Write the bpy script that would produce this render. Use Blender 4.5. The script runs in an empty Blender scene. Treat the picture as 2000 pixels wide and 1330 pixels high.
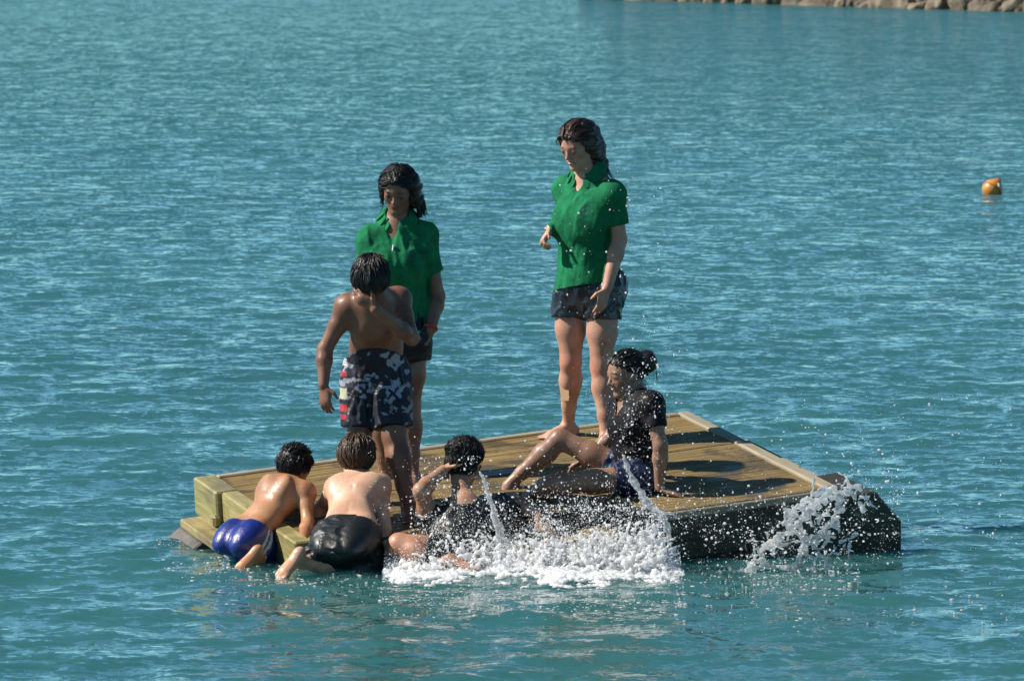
import bpy, bmesh, math, random
import numpy as np
from mathutils import Vector, Matrix
import openvdb

random.seed(7)
rng = np.random.default_rng(11)
scene = bpy.context.scene
COL = scene.collection

# ------------------------------------------------------------------ camera, sky, sun, exposure
F_PX, HC = 10000.0, 3.08                       # focal length in photo pixels (2000 wide), eye height over the water
TH = math.atan((665 + 180) / F_PX)
cam_d = bpy.data.cameras.new("camera")
cam = bpy.data.objects.new("camera", cam_d)
COL.objects.link(cam)
cam.location = (0, 0, HC)
cam.rotation_euler = (math.pi / 2 - TH, 0, 0)
cam_d.sensor_width = 36
cam_d.lens = 36 * F_PX / 2000
cam_d.clip_start = 0.5
cam_d.clip_end = 6000
cam_d.dof.use_dof = True
cam_d.dof.focus_distance = 24.0
cam_d.dof.aperture_fstop = 11
scene.camera = cam

SUN = Vector((-0.745, 0.01, 0.665)).normalized()
EL = math.asin(SUN.z)
AZ = math.atan2(SUN.x, SUN.y)
world = bpy.data.worlds.new("World")
scene.world = world
world.use_nodes = True
wn = world.node_tree
sky = wn.nodes.new("ShaderNodeTexSky")
sky.sky_type = 'NISHITA'
sky.sun_disc = False
sky.sun_elevation = EL
sky.sun_rotation = AZ
sky.altitude = 0
sky.air_density = 0.5
sky.dust_density = 0.0
sky.ozone_density = 3.0
tint_n = wn.nodes.new("ShaderNodeMix")           # the photograph's cool colour balance, the same over the whole sky
tint_n.data_type = 'RGBA'
tint_n.blend_type = 'MULTIPLY'
tint_n.inputs["Factor"].default_value = 1.0
tint_n.inputs[7].default_value = (0.75, 1.10, 0.99, 1)
wn.links.new(sky.outputs[0], tint_n.inputs[6])
wn.links.new(tint_n.outputs[2], wn.nodes["Background"].inputs[0])
wn.nodes["Background"].inputs[1].default_value = 0.088

sl = bpy.data.lights.new("sun", 'SUN')
sl.energy = 5.0
sl.angle = math.radians(0.53)
sl.color = (1.0, 0.94, 0.85)
so = bpy.data.objects.new("sun", sl)
so.rotation_euler = SUN.to_track_quat('Z', 'Y').to_euler()
COL.objects.link(so)

scene.view_settings.view_transform = 'Standard'
scene.view_settings.look = 'None'
scene.view_settings.exposure = 0.68
scene.view_settings.gamma = 1.0
scene.view_settings.use_curve_mapping = False
scene.render.engine = 'CYCLES'
scene.cycles.max_bounces = 8
scene.cycles.transmission_bounces = 6
scene.cycles.transparent_max_bounces = 8

# ------------------------------------------------------------------ helpers
A3 = lambda *v: np.array(v, dtype=float)
CT, ST = math.cos(TH), math.sin(TH)


def unit(v):
    v = np.asarray(v, float)
    return v / (np.linalg.norm(v) + 1e-12)


def ray(px, py):
    a, b = (px - 1000) / F_PX, (665 - py) / F_PX
    return A3(a, CT + b * ST, -ST + b * CT)


def at(px, py, Y):
    """world point at ground distance Y on the sight line measured in the photograph"""
    r = ray(px, py)
    return A3(0, 0, HC) + r * (Y / r[1])


# the raft's deck frame (fitted from its corners): origin, long axis, axis towards the shore, normal
RO = A3(-1.5212, 24.7095, 0.3193)
RU = unit([0.92980, 0.35696, 0.08971])
RV = unit([0.36547, -0.92426, -0.11033])
RN = unit(np.cross(RV, RU))
if RN[2] < 0:
    RN = -RN
RW, RH = 2.59, 1.80


def dk(u, v, w=0.0):
    return RO + RU * u + RV * v + RN * w


def deck_at(px, py, w=0.0):
    r = ray(px, py)
    o = RO + RN * w
    c = A3(0, 0, HC)
    return c + r * (((o - c) @ RN) / (r @ RN))


def link(o, parent=None):
    COL.objects.link(o)
    if parent is not None:
        o.parent = parent
    return o


def mesh_obj(name, verts, faces, mat, parent=None, smooth=False):
    me = bpy.data.meshes.new(name)
    verts = np.asarray(verts, dtype=np.float32)
    if isinstance(faces, np.ndarray):
        n, k = faces.shape
        me.vertices.add(len(verts))
        me.vertices.foreach_set("co", verts.ravel())
        me.loops.add(n * k)
        me.loops.foreach_set("vertex_index", faces.astype(np.int32).ravel())
        me.polygons.add(n)
        me.polygons.foreach_set("loop_start", np.arange(0, n * k, k, dtype=np.int32))
        me.update(calc_edges=True)
    else:
        me.from_pydata([tuple(map(float, v)) for v in verts], [], faces)
        me.update()
    if mat is not None:
        me.materials.append(mat)
    if smooth:
        me.polygons.foreach_set("use_smooth", np.ones(len(me.polygons), dtype=bool))
    return link(bpy.data.objects.new(name, me), parent)


def tag(o, label=None, cat=None, group=None, kind=None):
    if label: o["label"] = label
    if cat: o["category"] = cat
    if group: o["group"] = group
    if kind: o["kind"] = kind
    return o


def empty(name, loc):
    o = bpy.data.objects.new(name, None)
    o.empty_display_size = 0.1
    COL.objects.link(o)
    o.location = tuple(loc)
    return o


def adopt(root, o):
    """parent o (built in world coordinates) to root or to a part of it, keeping it where it stands"""
    o.parent = root
    loc = Vector((0, 0, 0))
    r = root
    while r is not None:
        loc += r.location
        r = r.parent
    o.location = o.location - loc
    return o


# ---- node materials
def new_mat(name):
    m = bpy.data.materials.new(name)
    m.use_nodes = True
    nt = m.node_tree
    return m, nt, nt.nodes["Principled BSDF"]


def N(nt, typ, **kw):
    n = nt.nodes.new(typ)
    for k, v in kw.items():
        if k.startswith("i_"):
            key = k[2:]
            n.inputs[int(key) if key.isdigit() else key.replace("_", " ")].default_value = v
        else:
            setattr(n, k, v)
    return n


def ramp(nt, stops):
    r = nt.nodes.new("ShaderNodeValToRGB")
    e = r.color_ramp.elements
    while len(e) < len(stops):
        e.new(0.5)
    for el, (p, c) in zip(e, stops):
        el.position = p
        el.color = (*c, 1) if len(c) == 3 else c
    return r


def skin_mat(name, col, dark=0.72, wet=0.35):
    m, nt, b = new_mat(name)
    L = nt.links
    tc = N(nt, "ShaderNodeTexCoord")
    n1 = N(nt, "ShaderNodeTexNoise", i_Scale=9.0, i_Detail=4.0)
    n2 = N(nt, "ShaderNodeTexNoise", i_Scale=160.0, i_Detail=3.0)
    L.new(tc.outputs["Object"], n1.inputs["Vector"])
    L.new(tc.outputs["Object"], n2.inputs["Vector"])
    c2 = (col[0] * dark * .92, col[1] * dark * 0.80, col[2] * dark * 0.78)
    r = ramp(nt, [(0.3, c2), (0.62, col)])
    L.new(n1.outputs["Fac"], r.inputs["Fac"])
    at_ = N(nt, "ShaderNodeAttribute", attribute_name="tint")
    mx = N(nt, "ShaderNodeMix", data_type='RGBA', blend_type='MULTIPLY')
    mx.inputs["Factor"].default_value = 1.0
    L.new(r.outputs["Color"], mx.inputs[6])
    L.new(at_.outputs["Color"], mx.inputs[7])
    L.new(mx.outputs[2], b.inputs["Base Color"])
    # wet skin: gloss broken up by droplets and dry patches
    n3 = N(nt, "ShaderNodeTexNoise", i_Scale=60.0, i_Detail=5.0, i_Roughness=0.7)
    L.new(tc.outputs["Object"], n3.inputs["Vector"])
    rr = ramp(nt, [(0.38, (0.36,) * 3), (0.62, (0.68,) * 3)])
    L.new(n3.outputs["Fac"], rr.inputs["Fac"])
    L.new(rr.outputs["Color"], b.inputs["Roughness"])
    b.inputs["Coat Weight"].default_value = wet * .32
    b.inputs["Coat Roughness"].default_value = 0.25
    b.inputs["Subsurface Weight"].default_value = 0.12
    b.inputs["Subsurface Radius"].default_value = (0.02, 0.007, 0.004)
    b.inputs["Subsurface Scale"].default_value = 0.5
    bp = N(nt, "ShaderNodeBump", i_Strength=0.25, i_Distance=0.003)
    ad = N(nt, "ShaderNodeMath", operation='ADD')
    L.new(n3.outputs["Fac"], ad.inputs[0])
    L.new(n2.outputs["Fac"], ad.inputs[1])
    L.new(ad.outputs[0], bp.inputs["Height"])
    L.new(bp.outputs["Normal"], b.inputs["Normal"])
    return m


def cloth_mat(name, col, rough=0.8, spec=0.3, attr=False, coat=0.0, weave=900.0, damp=0.72):
    m, nt, b = new_mat(name)
    L = nt.links
    tc = N(nt, "ShaderNodeTexCoord")
    n1 = N(nt, "ShaderNodeTexNoise", i_Scale=14.0, i_Detail=5.0, i_Roughness=0.65)
    L.new(tc.outputs["Object"], n1.inputs["Vector"])
    r = ramp(nt, [(0.34, tuple(c * damp for c in col)), (0.66, col)])
    L.new(n1.outputs["Fac"], r.inputs["Fac"])
    src = r.outputs["Color"]
    if attr:
        at_ = N(nt, "ShaderNodeAttribute", attribute_name="tint")
        mx = N(nt, "ShaderNodeMix", data_type='RGBA', blend_type='MULTIPLY')
        mx.inputs["Factor"].default_value = 1.0
        L.new(src, mx.inputs[6])
        L.new(at_.outputs["Color"], mx.inputs[7])
        src = mx.outputs[2]
    L.new(src, b.inputs["Base Color"])
    b.inputs["Roughness"].default_value = rough
    b.inputs["Specular IOR Level"].default_value = spec
    b.inputs["Coat Weight"].default_value = coat
    b.inputs["Coat Roughness"].default_value = 0.22
    n2 = N(nt, "ShaderNodeTexNoise", i_Scale=weave * 0.25, i_Detail=3.0)
    n4 = N(nt, "ShaderNodeTexNoise", i_Scale=38.0, i_Detail=4.0)
    L.new(tc.outputs["Object"], n2.inputs["Vector"])
    L.new(tc.outputs["Object"], n4.inputs["Vector"])
    ad = N(nt, "ShaderNodeMath", operation='MULTIPLY_ADD')
    ad.inputs[1].default_value = 3.0
    L.new(n4.outputs["Fac"], ad.inputs[0])
    L.new(n2.outputs["Fac"], ad.inputs[2])
    bp = N(nt, "ShaderNodeBump", i_Strength=0.35, i_Distance=0.004)
    L.new(ad.outputs[0], bp.inputs["Height"])
    L.new(bp.outputs["Normal"], b.inputs["Normal"])
    return m


def plain_mat(name, col, rough=0.5, spec=0.5, coat=0.0, noise=30.0, amt=0.25, metallic=0.0):
    m, nt, b = new_mat(name)
    L = nt.links
    tc = N(nt, "ShaderNodeTexCoord")
    n1 = N(nt, "ShaderNodeTexNoise", i_Scale=noise, i_Detail=4.0)
    L.new(tc.outputs["Object"], n1.inputs["Vector"])
    r = ramp(nt, [(0.3, tuple(c * (1 - amt) for c in col)), (0.7, col)])
    L.new(n1.outputs["Fac"], r.inputs["Fac"])
    L.new(r.outputs["Color"], b.inputs["Base Color"])
    b.inputs["Roughness"].default_value = rough
    b.inputs["Specular IOR Level"].default_value = spec
    b.inputs["Coat Weight"].default_value = coat
    b.inputs["Metallic"].default_value = metallic
    return m


def hair_mat(name, col):
    m, nt, b = new_mat(name)
    L = nt.links
    tc = N(nt, "ShaderNodeTexCoord")
    n1 = N(nt, "ShaderNodeTexNoise", i_Scale=60.0, i_Detail=4.0)
    L.new(tc.outputs["Object"], n1.inputs["Vector"])
    r = ramp(nt, [(0.3, tuple(c * 0.5 for c in col)), (0.7, col)])
    L.new(n1.outputs["Fac"], r.inputs["Fac"])
    L.new(r.outputs["Color"], b.inputs["Base Color"])
    b.inputs["Roughness"].default_value = 0.42
    b.inputs["Specular IOR Level"].default_value = 0.42
    bp = N(nt, "ShaderNodeBump", i_Strength=0.6, i_Distance=0.004)
    n2 = N(nt, "ShaderNodeTexNoise", i_Scale=220.0, i_Detail=2.0)
    L.new(tc.outputs["Object"], n2.inputs["Vector"])
    L.new(n2.outputs["Fac"], bp.inputs["Height"])
    L.new(bp.outputs["Normal"], b.inputs["Normal"])
    return m


def wood_mat(name, c_lo, c_hi, grain_axis=0, rough=0.7, wet=0.0, groove=0.0, stain=None, stain_amt=0.5, puddle=0.0):
    """timber with grain along one object axis; every object gets its own tone"""
    m, nt, b = new_mat(name)
    L = nt.links
    tc = N(nt, "ShaderNodeTexCoord")
    oi = N(nt, "ShaderNodeObjectInfo")
    mp = N(nt, "ShaderNodeMapping")
    sc = [26.0, 26.0, 26.0]
    sc[grain_axis] = 1.3
    mp.inputs["Scale"].default_value = sc
    add = N(nt, "ShaderNodeVectorMath", operation='ADD')
    L.new(tc.outputs["Object"], add.inputs[0])
    cmb = N(nt, "ShaderNodeCombineXYZ")
    mul = N(nt, "ShaderNodeMath", operation='MULTIPLY')
    mul.inputs[1].default_value = 37.0
    L.new(oi.outputs["Random"], mul.inputs[0])
    for k in range(3):
        L.new(mul.outputs[0], cmb.inputs[k])
    L.new(cmb.outputs[0], add.inputs[1])
    L.new(add.outputs[0], mp.inputs["Vector"])
    n1 = N(nt, "ShaderNodeTexNoise", i_Scale=2.2, i_Detail=7.0, i_Roughness=0.68, i_Distortion=0.6)
    L.new(mp.outputs[0], n1.inputs["Vector"])
    r = ramp(nt, [(0.28, c_lo), (0.72, c_hi)])
    L.new(n1.outputs["Fac"], r.inputs["Fac"])
    src = r.outputs["Color"]
    # board to board tone
    tone = N(nt, "ShaderNodeMapRange", i_3=0.80, i_4=1.15)
    L.new(oi.outputs["Random"], tone.inputs[0])
    mx = N(nt, "ShaderNodeMix", data_type='RGBA', blend_type='MULTIPLY')
    mx.inputs["Factor"].default_value = 1.0
    L.new(src, mx.inputs[6])
    L.new(tone.outputs[0], mx.inputs[7])
    src = mx.outputs[2]
    # blotchy weathering
    n2 = N(nt, "ShaderNodeTexNoise", i_Scale=5.0, i_Detail=5.0, i_Roughness=0.6)
    L.new(add.outputs[0], n2.inputs["Vector"])
    if stain is not None:
        rs = ramp(nt, [(0.46, (0, 0, 0)), (0.66, (stain_amt,) * 3)])
        L.new(n2.outputs["Fac"], rs.inputs["Fac"])
        m2 = N(nt, "ShaderNodeMix", data_type='RGBA')
        L.new(rs.outputs["Color"], m2.inputs["Factor"])
        L.new(src, m2.inputs[6])
        m2.inputs[7].default_value = (*stain, 1)
        src = m2.outputs[2]
    rr = N(nt, "ShaderNodeMapRange", i_1=0.35, i_2=0.65, i_3=rough, i_4=max(0.12, rough - wet))
    L.new(n2.outputs["Fac"], rr.inputs[0])
    rsrc = rr.outputs[0]
    if puddle:      # dripped and trodden wet patches running across the boards
        gp = N(nt, "ShaderNodeNewGeometry")
        n5 = N(nt, "ShaderNodeTexNoise", i_Scale=3.1, i_Detail=5.0, i_Roughness=.62, i_Distortion=.5)
        L.new(gp.outputs["Position"], n5.inputs["Vector"])
        wr = ramp(nt, [(.52, (0, 0, 0)), (.60, (1, 1, 1))])
        L.new(n5.outputs["Fac"], wr.inputs["Fac"])
        m5 = N(nt, "ShaderNodeMix", data_type='RGBA', blend_type='MULTIPLY')
        fac = N(nt, "ShaderNodeMath", operation='MULTIPLY')
        fac.inputs[1].default_value = puddle
        L.new(wr.outputs["Color"], fac.inputs[0])
        L.new(fac.outputs[0], m5.inputs["Factor"])
        L.new(src, m5.inputs[6])
        m5.inputs[7].default_value = (.42, .40, .36, 1)
        src = m5.outputs[2]
        m6 = N(nt, "ShaderNodeMix", data_type='FLOAT')
        L.new(wr.outputs["Color"], m6.inputs["Factor"])
        L.new(rr.outputs[0], m6.inputs[2])
        m6.inputs[3].default_value = .34
        rsrc = m6.outputs[0]
    L.new(src, b.inputs["Base Color"])
    L.new(rsrc, b.inputs["Roughness"])
    hsrc = n1.outputs["Fac"]
    if groove:
        wv = N(nt, "ShaderNodeTexWave", wave_type='BANDS', bands_direction='Y', i_Scale=groove)
        L.new(tc.outputs["Object"], wv.inputs["Vector"])
        ad = N(nt, "ShaderNodeMath", operation='ADD')
        L.new(wv.outputs["Fac"], ad.inputs[0])
        L.new(n1.outputs["Fac"], ad.inputs[1])
        hsrc = ad.outputs[0]
    bp = N(nt, "ShaderNodeBump", i_Strength=0.6, i_Distance=0.005)
    L.new(hsrc, bp.inputs["Height"])
    L.new(bp.outputs["Normal"], b.inputs["Normal"])
    return m


def box_mesh(lx, ly, lz, bev=0.006, jitter=0.0, taper_end=None):
    """a bevelled block centred on the origin"""
    bm = bmesh.new()
    bmesh.ops.create_cube(bm, size=1.0)
    bmesh.ops.scale(bm, vec=(lx, ly, lz), verts=bm.verts)
    if bev:
        bmesh.ops.bevel(bm, geom=bm.edges[:], offset=bev, segments=1, affect='EDGES')
    if jitter:
        for v in bm.verts:
            v.co += Vector([random.uniform(-jitter, jitter) for _ in range(3)])
    return bm


def frame_matrix(c, x, y, z):
    return Matrix(((x[0], y[0], z[0], c[0]), (x[1], y[1], z[1], c[1]), (x[2], y[2], z[2], c[2]), (0, 0, 0, 1)))


def bm_obj(name, bm, mat, parent=None, smooth=False):
    me = bpy.data.meshes.new(name)
    bm.to_mesh(me)
    bm.free()
    me.materials.append(mat)
    if smooth:
        for p in me.polygons:
            p.use_smooth = True
    return link(bpy.data.objects.new(name, me), parent)


# ------------------------------------------------------------------ water
def wave_set():
    r = np.random.default_rng(5)
    comps = []
    for i in range(100):
        lam = 0.11 * (1.5 / 0.11) ** r.random()
        ang = r.normal(0.0, 0.45 if lam > .6 else .75) + (math.pi / 2) + 0.12
        if r.random() < 0.2:
            ang += r.normal(0, 0.6)
        k = 2 * math.pi / lam
        slope = 0.0178 * (1.0 if lam > 0.30 else 0.9) * (0.5 if lam > .7 else 1.0)
        comps.append((k * math.cos(ang), k * math.sin(ang), slope / k, r.random() * 6.283, lam))
    return comps


WL = .04          # height of the still water
WAVES = wave_set()
CHURN = [(at(1000, 1110, 23.3)[0], 23.3, 1.1, 0.55), (-0.35, 23.2, 1.3, 0.7)]


def water_height(x, y, spacing=0.0):
    x = np.asarray(x, float)
    y = np.asarray(y, float)
    z = np.zeros(np.broadcast(x, y).shape)
    wx = 0.25 * np.sin(0.9 * x + 0.5 * y) + 0.2 * np.sin(1.7 * y - 0.8 * x + 1.0)
    gust = 0.9 + 0.12 * np.sin(0.11 * x + 0.9) * np.sin(0.13 * y + 0.4) + 0.10 * np.sin(0.31 * x - 0.37 * y)
    for kx, ky, a, ph, lam in WAVES:
        w = np.clip((lam / (np.asarray(spacing) + 1e-9) - 2.0) / 2.0, 0, 1)
        s = np.sin(kx * (x + wx * 0.15) + ky * (y + wx * 0.15) + ph)
        z = z + a * w * (s + 0.40 * (s * s - 0.5))
    z = z * gust
    # water heaped up where the boys climb and kick
    z = z + .012 * np.exp(-(((x + 1.05) / .42) ** 2 + ((y - 23.30) / .30) ** 2)) + .03 * np.exp(-(((x - .25) / .7) ** 2 + ((y - 23.2) / .3) ** 2))
    return z + WL


WAVE_GAIN = 2.4


def water_mat():
    m, nt, b = new_mat("water")
    L = nt.links
    tc = N(nt, "ShaderNodeTexCoord")
    n0 = N(nt, "ShaderNodeTexNoise", i_Scale=0.16, i_Detail=4.0)
    L.new(tc.outputs["Object"], n0.inputs["Vector"])
    r = ramp(nt, [(0.3, (0.022, 0.092, 0.092)), (0.7, (0.031, 0.117, 0.117))])
    L.new(n0.outputs["Fac"], r.inputs["Fac"])
    L.new(r.outputs["Color"], b.inputs["Base Color"])
    b.subsurface_method = 'BURLEY'          # cloudy sea water: light spreads below the surface
    b.inputs["Subsurface Weight"].default_value = 1.0
    b.inputs["Subsurface Radius"].default_value = (0.35, 1.0, 1.0)
    b.inputs["Subsurface Scale"].default_value = 0.6
    b.inputs["IOR"].default_value = 1.333
    b.inputs["Roughness"].default_value = 0.06
    b.inputs["Specular IOR Level"].default_value = 0.5
    # ripples too small for the mesh: facet slopes from layered noise, steeper across the wind's fetch
    acc = None
    sep = N(nt, "ShaderNodeSeparateXYZ")
    L.new(tc.outputs["Object"], sep.inputs[0])
    far_gain = N(nt, "ShaderNodeMapRange", i_1=22.0, i_2=120.0, i_3=.95, i_4=1.9)     # the mesh carries fewer of the waves out there
    L.new(sep.outputs["Y"], far_gain.inputs[0])
    geo = N(nt, "ShaderNodeNewGeometry")
    for sc, sx, sy in (((1.5, 2.3, 1.0), .09, .18), ((5.5, 8.0, 1.0), .15, .30), ((18.0, 24.0, 1.0), .15, .28)):
        mp = N(nt, "ShaderNodeMapping")
        mp.inputs["Scale"].default_value = sc
        mp.inputs["Rotation"].default_value = (0, 0, 0.1)
        L.new(tc.outputs["Object"], mp.inputs["Vector"])
        n = N(nt, "ShaderNodeTexNoise", i_Scale=1.3, i_Detail=2.0, i_Roughness=0.5, i_Distortion=0.3)
        L.new(mp.outputs[0], n.inputs["Vector"])
        sb = N(nt, "ShaderNodeVectorMath", operation='SUBTRACT')
        sb.inputs[1].default_value = (.5, .5, .5)
        L.new(n.outputs["Color"], sb.inputs[0])
        ml = N(nt, "ShaderNodeVectorMath", operation='MULTIPLY')
        ml.inputs[1].default_value = (sx * WAVE_GAIN, sy * WAVE_GAIN, 0)
        L.new(sb.outputs[0], ml.inputs[0])
        m3 = N(nt, "ShaderNodeVectorMath", operation='SCALE')
        L.new(ml.outputs[0], m3.inputs[0])
        L.new(far_gain.outputs[0], m3.inputs["Scale"])
        ml = m3
        if acc is None:
            acc = ml.outputs[0]
        else:
            ad = N(nt, "ShaderNodeVectorMath", operation='ADD')
            L.new(acc, ad.inputs[0])
            L.new(ml.outputs[0], ad.inputs[1])
            acc = ad.outputs[0]
    ad = N(nt, "ShaderNodeVectorMath", operation='ADD')
    L.new(acc, ad.inputs[0])
    L.new(geo.outputs["Normal"], ad.inputs[1])
    # seas run in towards the shore: their steeper faces look that way
    bias = N(nt, "ShaderNodeMapRange", i_1=24.0, i_2=90.0, i_3=-.04, i_4=-.20)
    L.new(sep.outputs["Y"], bias.inputs[0])
    cb = N(nt, "ShaderNodeCombineXYZ")
    L.new(bias.outputs[0], cb.inputs[1])
    ad2 = N(nt, "ShaderNodeVectorMath", operation='ADD')
    L.new(ad.outputs[0], ad2.inputs[0])
    L.new(cb.outputs[0], ad2.inputs[1])
    ad = ad2
    nm = N(nt, "ShaderNodeVectorMath", operation='NORMALIZE')
    L.new(ad.outputs[0], nm.inputs[0])
    L.new(nm.outputs[0], b.inputs["Normal"])
    return m


M_WATER = water_mat()


def build_water():
    # finer towards the shore, where the ripples can be told apart; coarser far out
    ys = [18.5]
    while ys[-1] < 230:
        ys.append(ys[-1] + max(0.028, ys[-1] ** 2 / 30800.0 * 2.5))
    ys = np.array(ys)
    nx = 560
    t = np.linspace(-1, 1, nx)
    t = np.sign(t) * np.where(np.abs(t) < 0.86, np.abs(t) / 0.86, 1 + (np.abs(t) - 0.86) / 0.14 * 1.2)
    half = 0.1035 * ys + 0.15
    X = t[None, :] * half[:, None]
    Y = np.repeat(ys[:, None], nx, 1)
    sp = np.maximum(np.gradient(ys)[:, None], 2 * half[:, None] / nx * 0.9)
    sp = np.broadcast_to(sp, X.shape)
    Z = water_height(X, Y, sp)
    # settle to the flat sheet at the rim
    e = np.clip((2.2 - np.abs(t)) / 0.5, 0, 1)[None, :] * np.clip((ys - 18.5) / 0.7, 0, 1)[:, None] * np.clip((230 - ys) / 20, 0, 1)[:, None]
    Z = WL + (Z - WL) * e
    V = np.stack([X, Y, Z], -1).reshape(-1, 3)
    ny = len(ys)
    i = np.arange(ny - 1)[:, None] * nx + np.arange(nx - 1)[None, :]
    Fq = np.stack([i, i + 1, i + nx + 1, i + nx], -1).reshape(-1, 4)
    o = mesh_obj("water", V, Fq, M_WATER, smooth=True)
    tag(o, "rippled blue green sea water around the raft", "water", kind="structure")
    # the rest of the bay, one sheet out to the horizon with a hole where the rippled part lies
    hl, hr = 0.1035 * 2.2, 0
    def rim(y, s): return (s * (0.1035 * y + 0.15) * 2.2, y, WL)
    v = [rim(18.5, -1), rim(18.5, 1), rim(230, 1), rim(230, -1), (-3000, -300, WL), (3000, -300, WL), (3000, 5000, WL), (-3000, 5000, WL)]
    f = [(4, 5, 1, 0), (5, 6, 2, 1), (6, 7, 3, 2), (7, 4, 0, 3)]
    o2 = mesh_obj("sea", v, f, M_WATER)
    tag(o2, "open sea water beyond and beside the rippled water", "water", kind="structure")


build_water()

# ------------------------------------------------------------------ SDF modelling (bodies, clothes, foam)
def smin(a, b, k):
    if k <= 0:
        return np.minimum(a, b)
    h = np.clip(0.5 + 0.5 * (b - a) / k, 0, 1)
    return b + (a - b) * h - k * h * (1 - h)


def smax(a, b, k):
    return -smin(-a, -b, k)


class C:
    """tapered capsule, optionally flattened along an axis; optional cutting planes"""
    def __init__(s, a, b, ra, rb, k=0.02, n=None, q=1.0, cuts=(), sub=False):
        s.a, s.b, s.ra, s.rb, s.k = np.asarray(a, float), np.asarray(b, float), ra, rb, k
        s.n, s.q, s.cuts, s.sub = (None if n is None else unit(n)), q, list(cuts), sub

    def bounds(s):
        r = max(s.ra, s.rb)
        return np.minimum(s.a, s.b) - r, np.maximum(s.a, s.b) + r

    def dist(s, X, Y, Z, infl=0.0):
        ba = s.b - s.a
        bb = ba @ ba + 1e-12
        px, py, pz = X - s.a[0], Y - s.a[1], Z - s.a[2]
        t = np.clip((px * ba[0] + py * ba[1] + pz * ba[2]) / bb, 0, 1)
        ex, ey, ez = px - t * ba[0], py - t * ba[1], pz - t * ba[2]
        l2 = ex * ex + ey * ey + ez * ez
        r = s.ra + (s.rb - s.ra) * t
        if s.n is not None and s.q < 1:
            en = ex * s.n[0] + ey * s.n[1] + ez * s.n[2]
            # exact-ish along both axes: offset outlines keep an even thickness
            lat = np.sqrt(np.maximum(l2 - en * en, 0))
            R, Q = r + infl, r * s.q + infl
            k0 = np.sqrt((lat / R) ** 2 + (en / Q) ** 2) + 1e-9
            k1 = np.sqrt((lat / R ** 2) ** 2 + (en / Q ** 2) ** 2) + 1e-9
            return k0 * (k0 - 1.0) / k1
        return np.sqrt(l2) - r - infl


class E(C):
    """ellipsoid with axes (3 unit vectors) and radii"""
    def __init__(s, c, axes, radii, k=0.02, cuts=(), sub=False):
        s.c, s.ax, s.rd, s.k = np.asarray(c, float), [unit(a) for a in axes], np.asarray(radii, float), k
        s.cuts, s.sub = list(cuts), sub

    def bounds(s):
        e = sum(np.abs(a) * r for a, r in zip(s.ax, s.rd))
        return s.c - e, s.c + e

    def dist(s, X, Y, Z, infl=0.0):
        px, py, pz = X - s.c[0], Y - s.c[1], Z - s.c[2]
        k0 = k1 = 0
        for a, r in zip(s.ax, s.rd + infl):
            v = px * a[0] + py * a[1] + pz * a[2]
            k0 = k0 + (v / r) ** 2
            k1 = k1 + (v / r ** 2) ** 2
        k0, k1 = np.sqrt(k0) + 1e-9, np.sqrt(k1) + 1e-9
        return k0 * (k0 - 1.0) / k1


class Grid:
    def __init__(s, lo, hi, vox):
        s.vox = vox
        s.lo = np.asarray(lo, float)
        s.n = np.ceil((np.asarray(hi, float) - s.lo) / vox).astype(int) + 1
        s.ax = [s.lo[i] + np.arange(s.n[i]) * vox for i in range(3)]

    def field(s):
        return np.full(s.n, 0.08, dtype=np.float32)

    def sub(s, lo, hi):
        i0 = np.clip(np.floor((lo - s.lo) / s.vox).astype(int), 0, s.n - 1)
        i1 = np.clip(np.ceil((hi - s.lo) / s.vox).astype(int) + 1, 1, s.n)
        sl = tuple(slice(a, b) for a, b in zip(i0, i1))
        X = s.ax[0][sl[0]][:, None, None]
        Y = s.ax[1][sl[1]][None, :, None]
        Z = s.ax[2][sl[2]][None, None, :]
        return sl, X, Y, Z

    def add(s, Fd, prims, infl=0.0, zone=None, raw=None):
        for p in prims:
            lo, hi = p.bounds()
            m = 0.045 + infl + p.k
            sl, X, Y, Z = s.sub(lo - m, hi + m)
            if 0 in Fd[sl].shape:
                continue
            d = p.dist(X, Y, Z, infl)
            if zone is not None:
                z = d - 0.03
            if raw is not None:
                raw[sl] = smin(raw[sl], d, p.k)
            for pt, nn in p.cuts:
                c = (X - pt[0]) * nn[0] + (Y - pt[1]) * nn[1] + (Z - pt[2]) * nn[2]
                d = smax(d, c, 0.006)
                if zone is not None:
                    z = np.maximum(z, c)
            if p.sub:
                Fd[sl] = smax(Fd[sl], -d, p.k)
            else:
                Fd[sl] = smin(Fd[sl], d, p.k)
            if zone is not None and not p.sub:
                zone[sl] = np.minimum(zone[sl], z)
        return Fd

    def mesh(s, Fd, name, mat, smooth_iter=0):
        lim = s.vox * 4
        g = openvdb.FloatGrid(float(lim))
        g.copyFromArray(np.clip(Fd, -lim, lim).astype(np.float32), tolerance=0.0)
        pts, quads = g.convertToQuads(isovalue=0.0)
        pts = np.asarray(pts) * s.vox + s.lo
        quads = np.asarray(quads)
        # outward faces
        p = pts[quads[:, :3]]
        nrm = np.cross(p[:, 1] - p[:, 0], p[:, 2] - p[:, 0])
        c = pts[quads].mean(1)
        step = nrm / (np.linalg.norm(nrm, axis=1, keepdims=True) + 1e-12) * s.vox
        ia = np.clip(np.round((c + step - s.lo) / s.vox).astype(int), 0, s.n - 1)
        ib = np.clip(np.round((c - step - s.lo) / s.vox).astype(int), 0, s.n - 1)
        if np.mean(Fd[ia[:, 0], ia[:, 1], ia[:, 2]] - Fd[ib[:, 0], ib[:, 1], ib[:, 2]]) < 0:
            quads = quads[:, ::-1]
        return pts, quads


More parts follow.
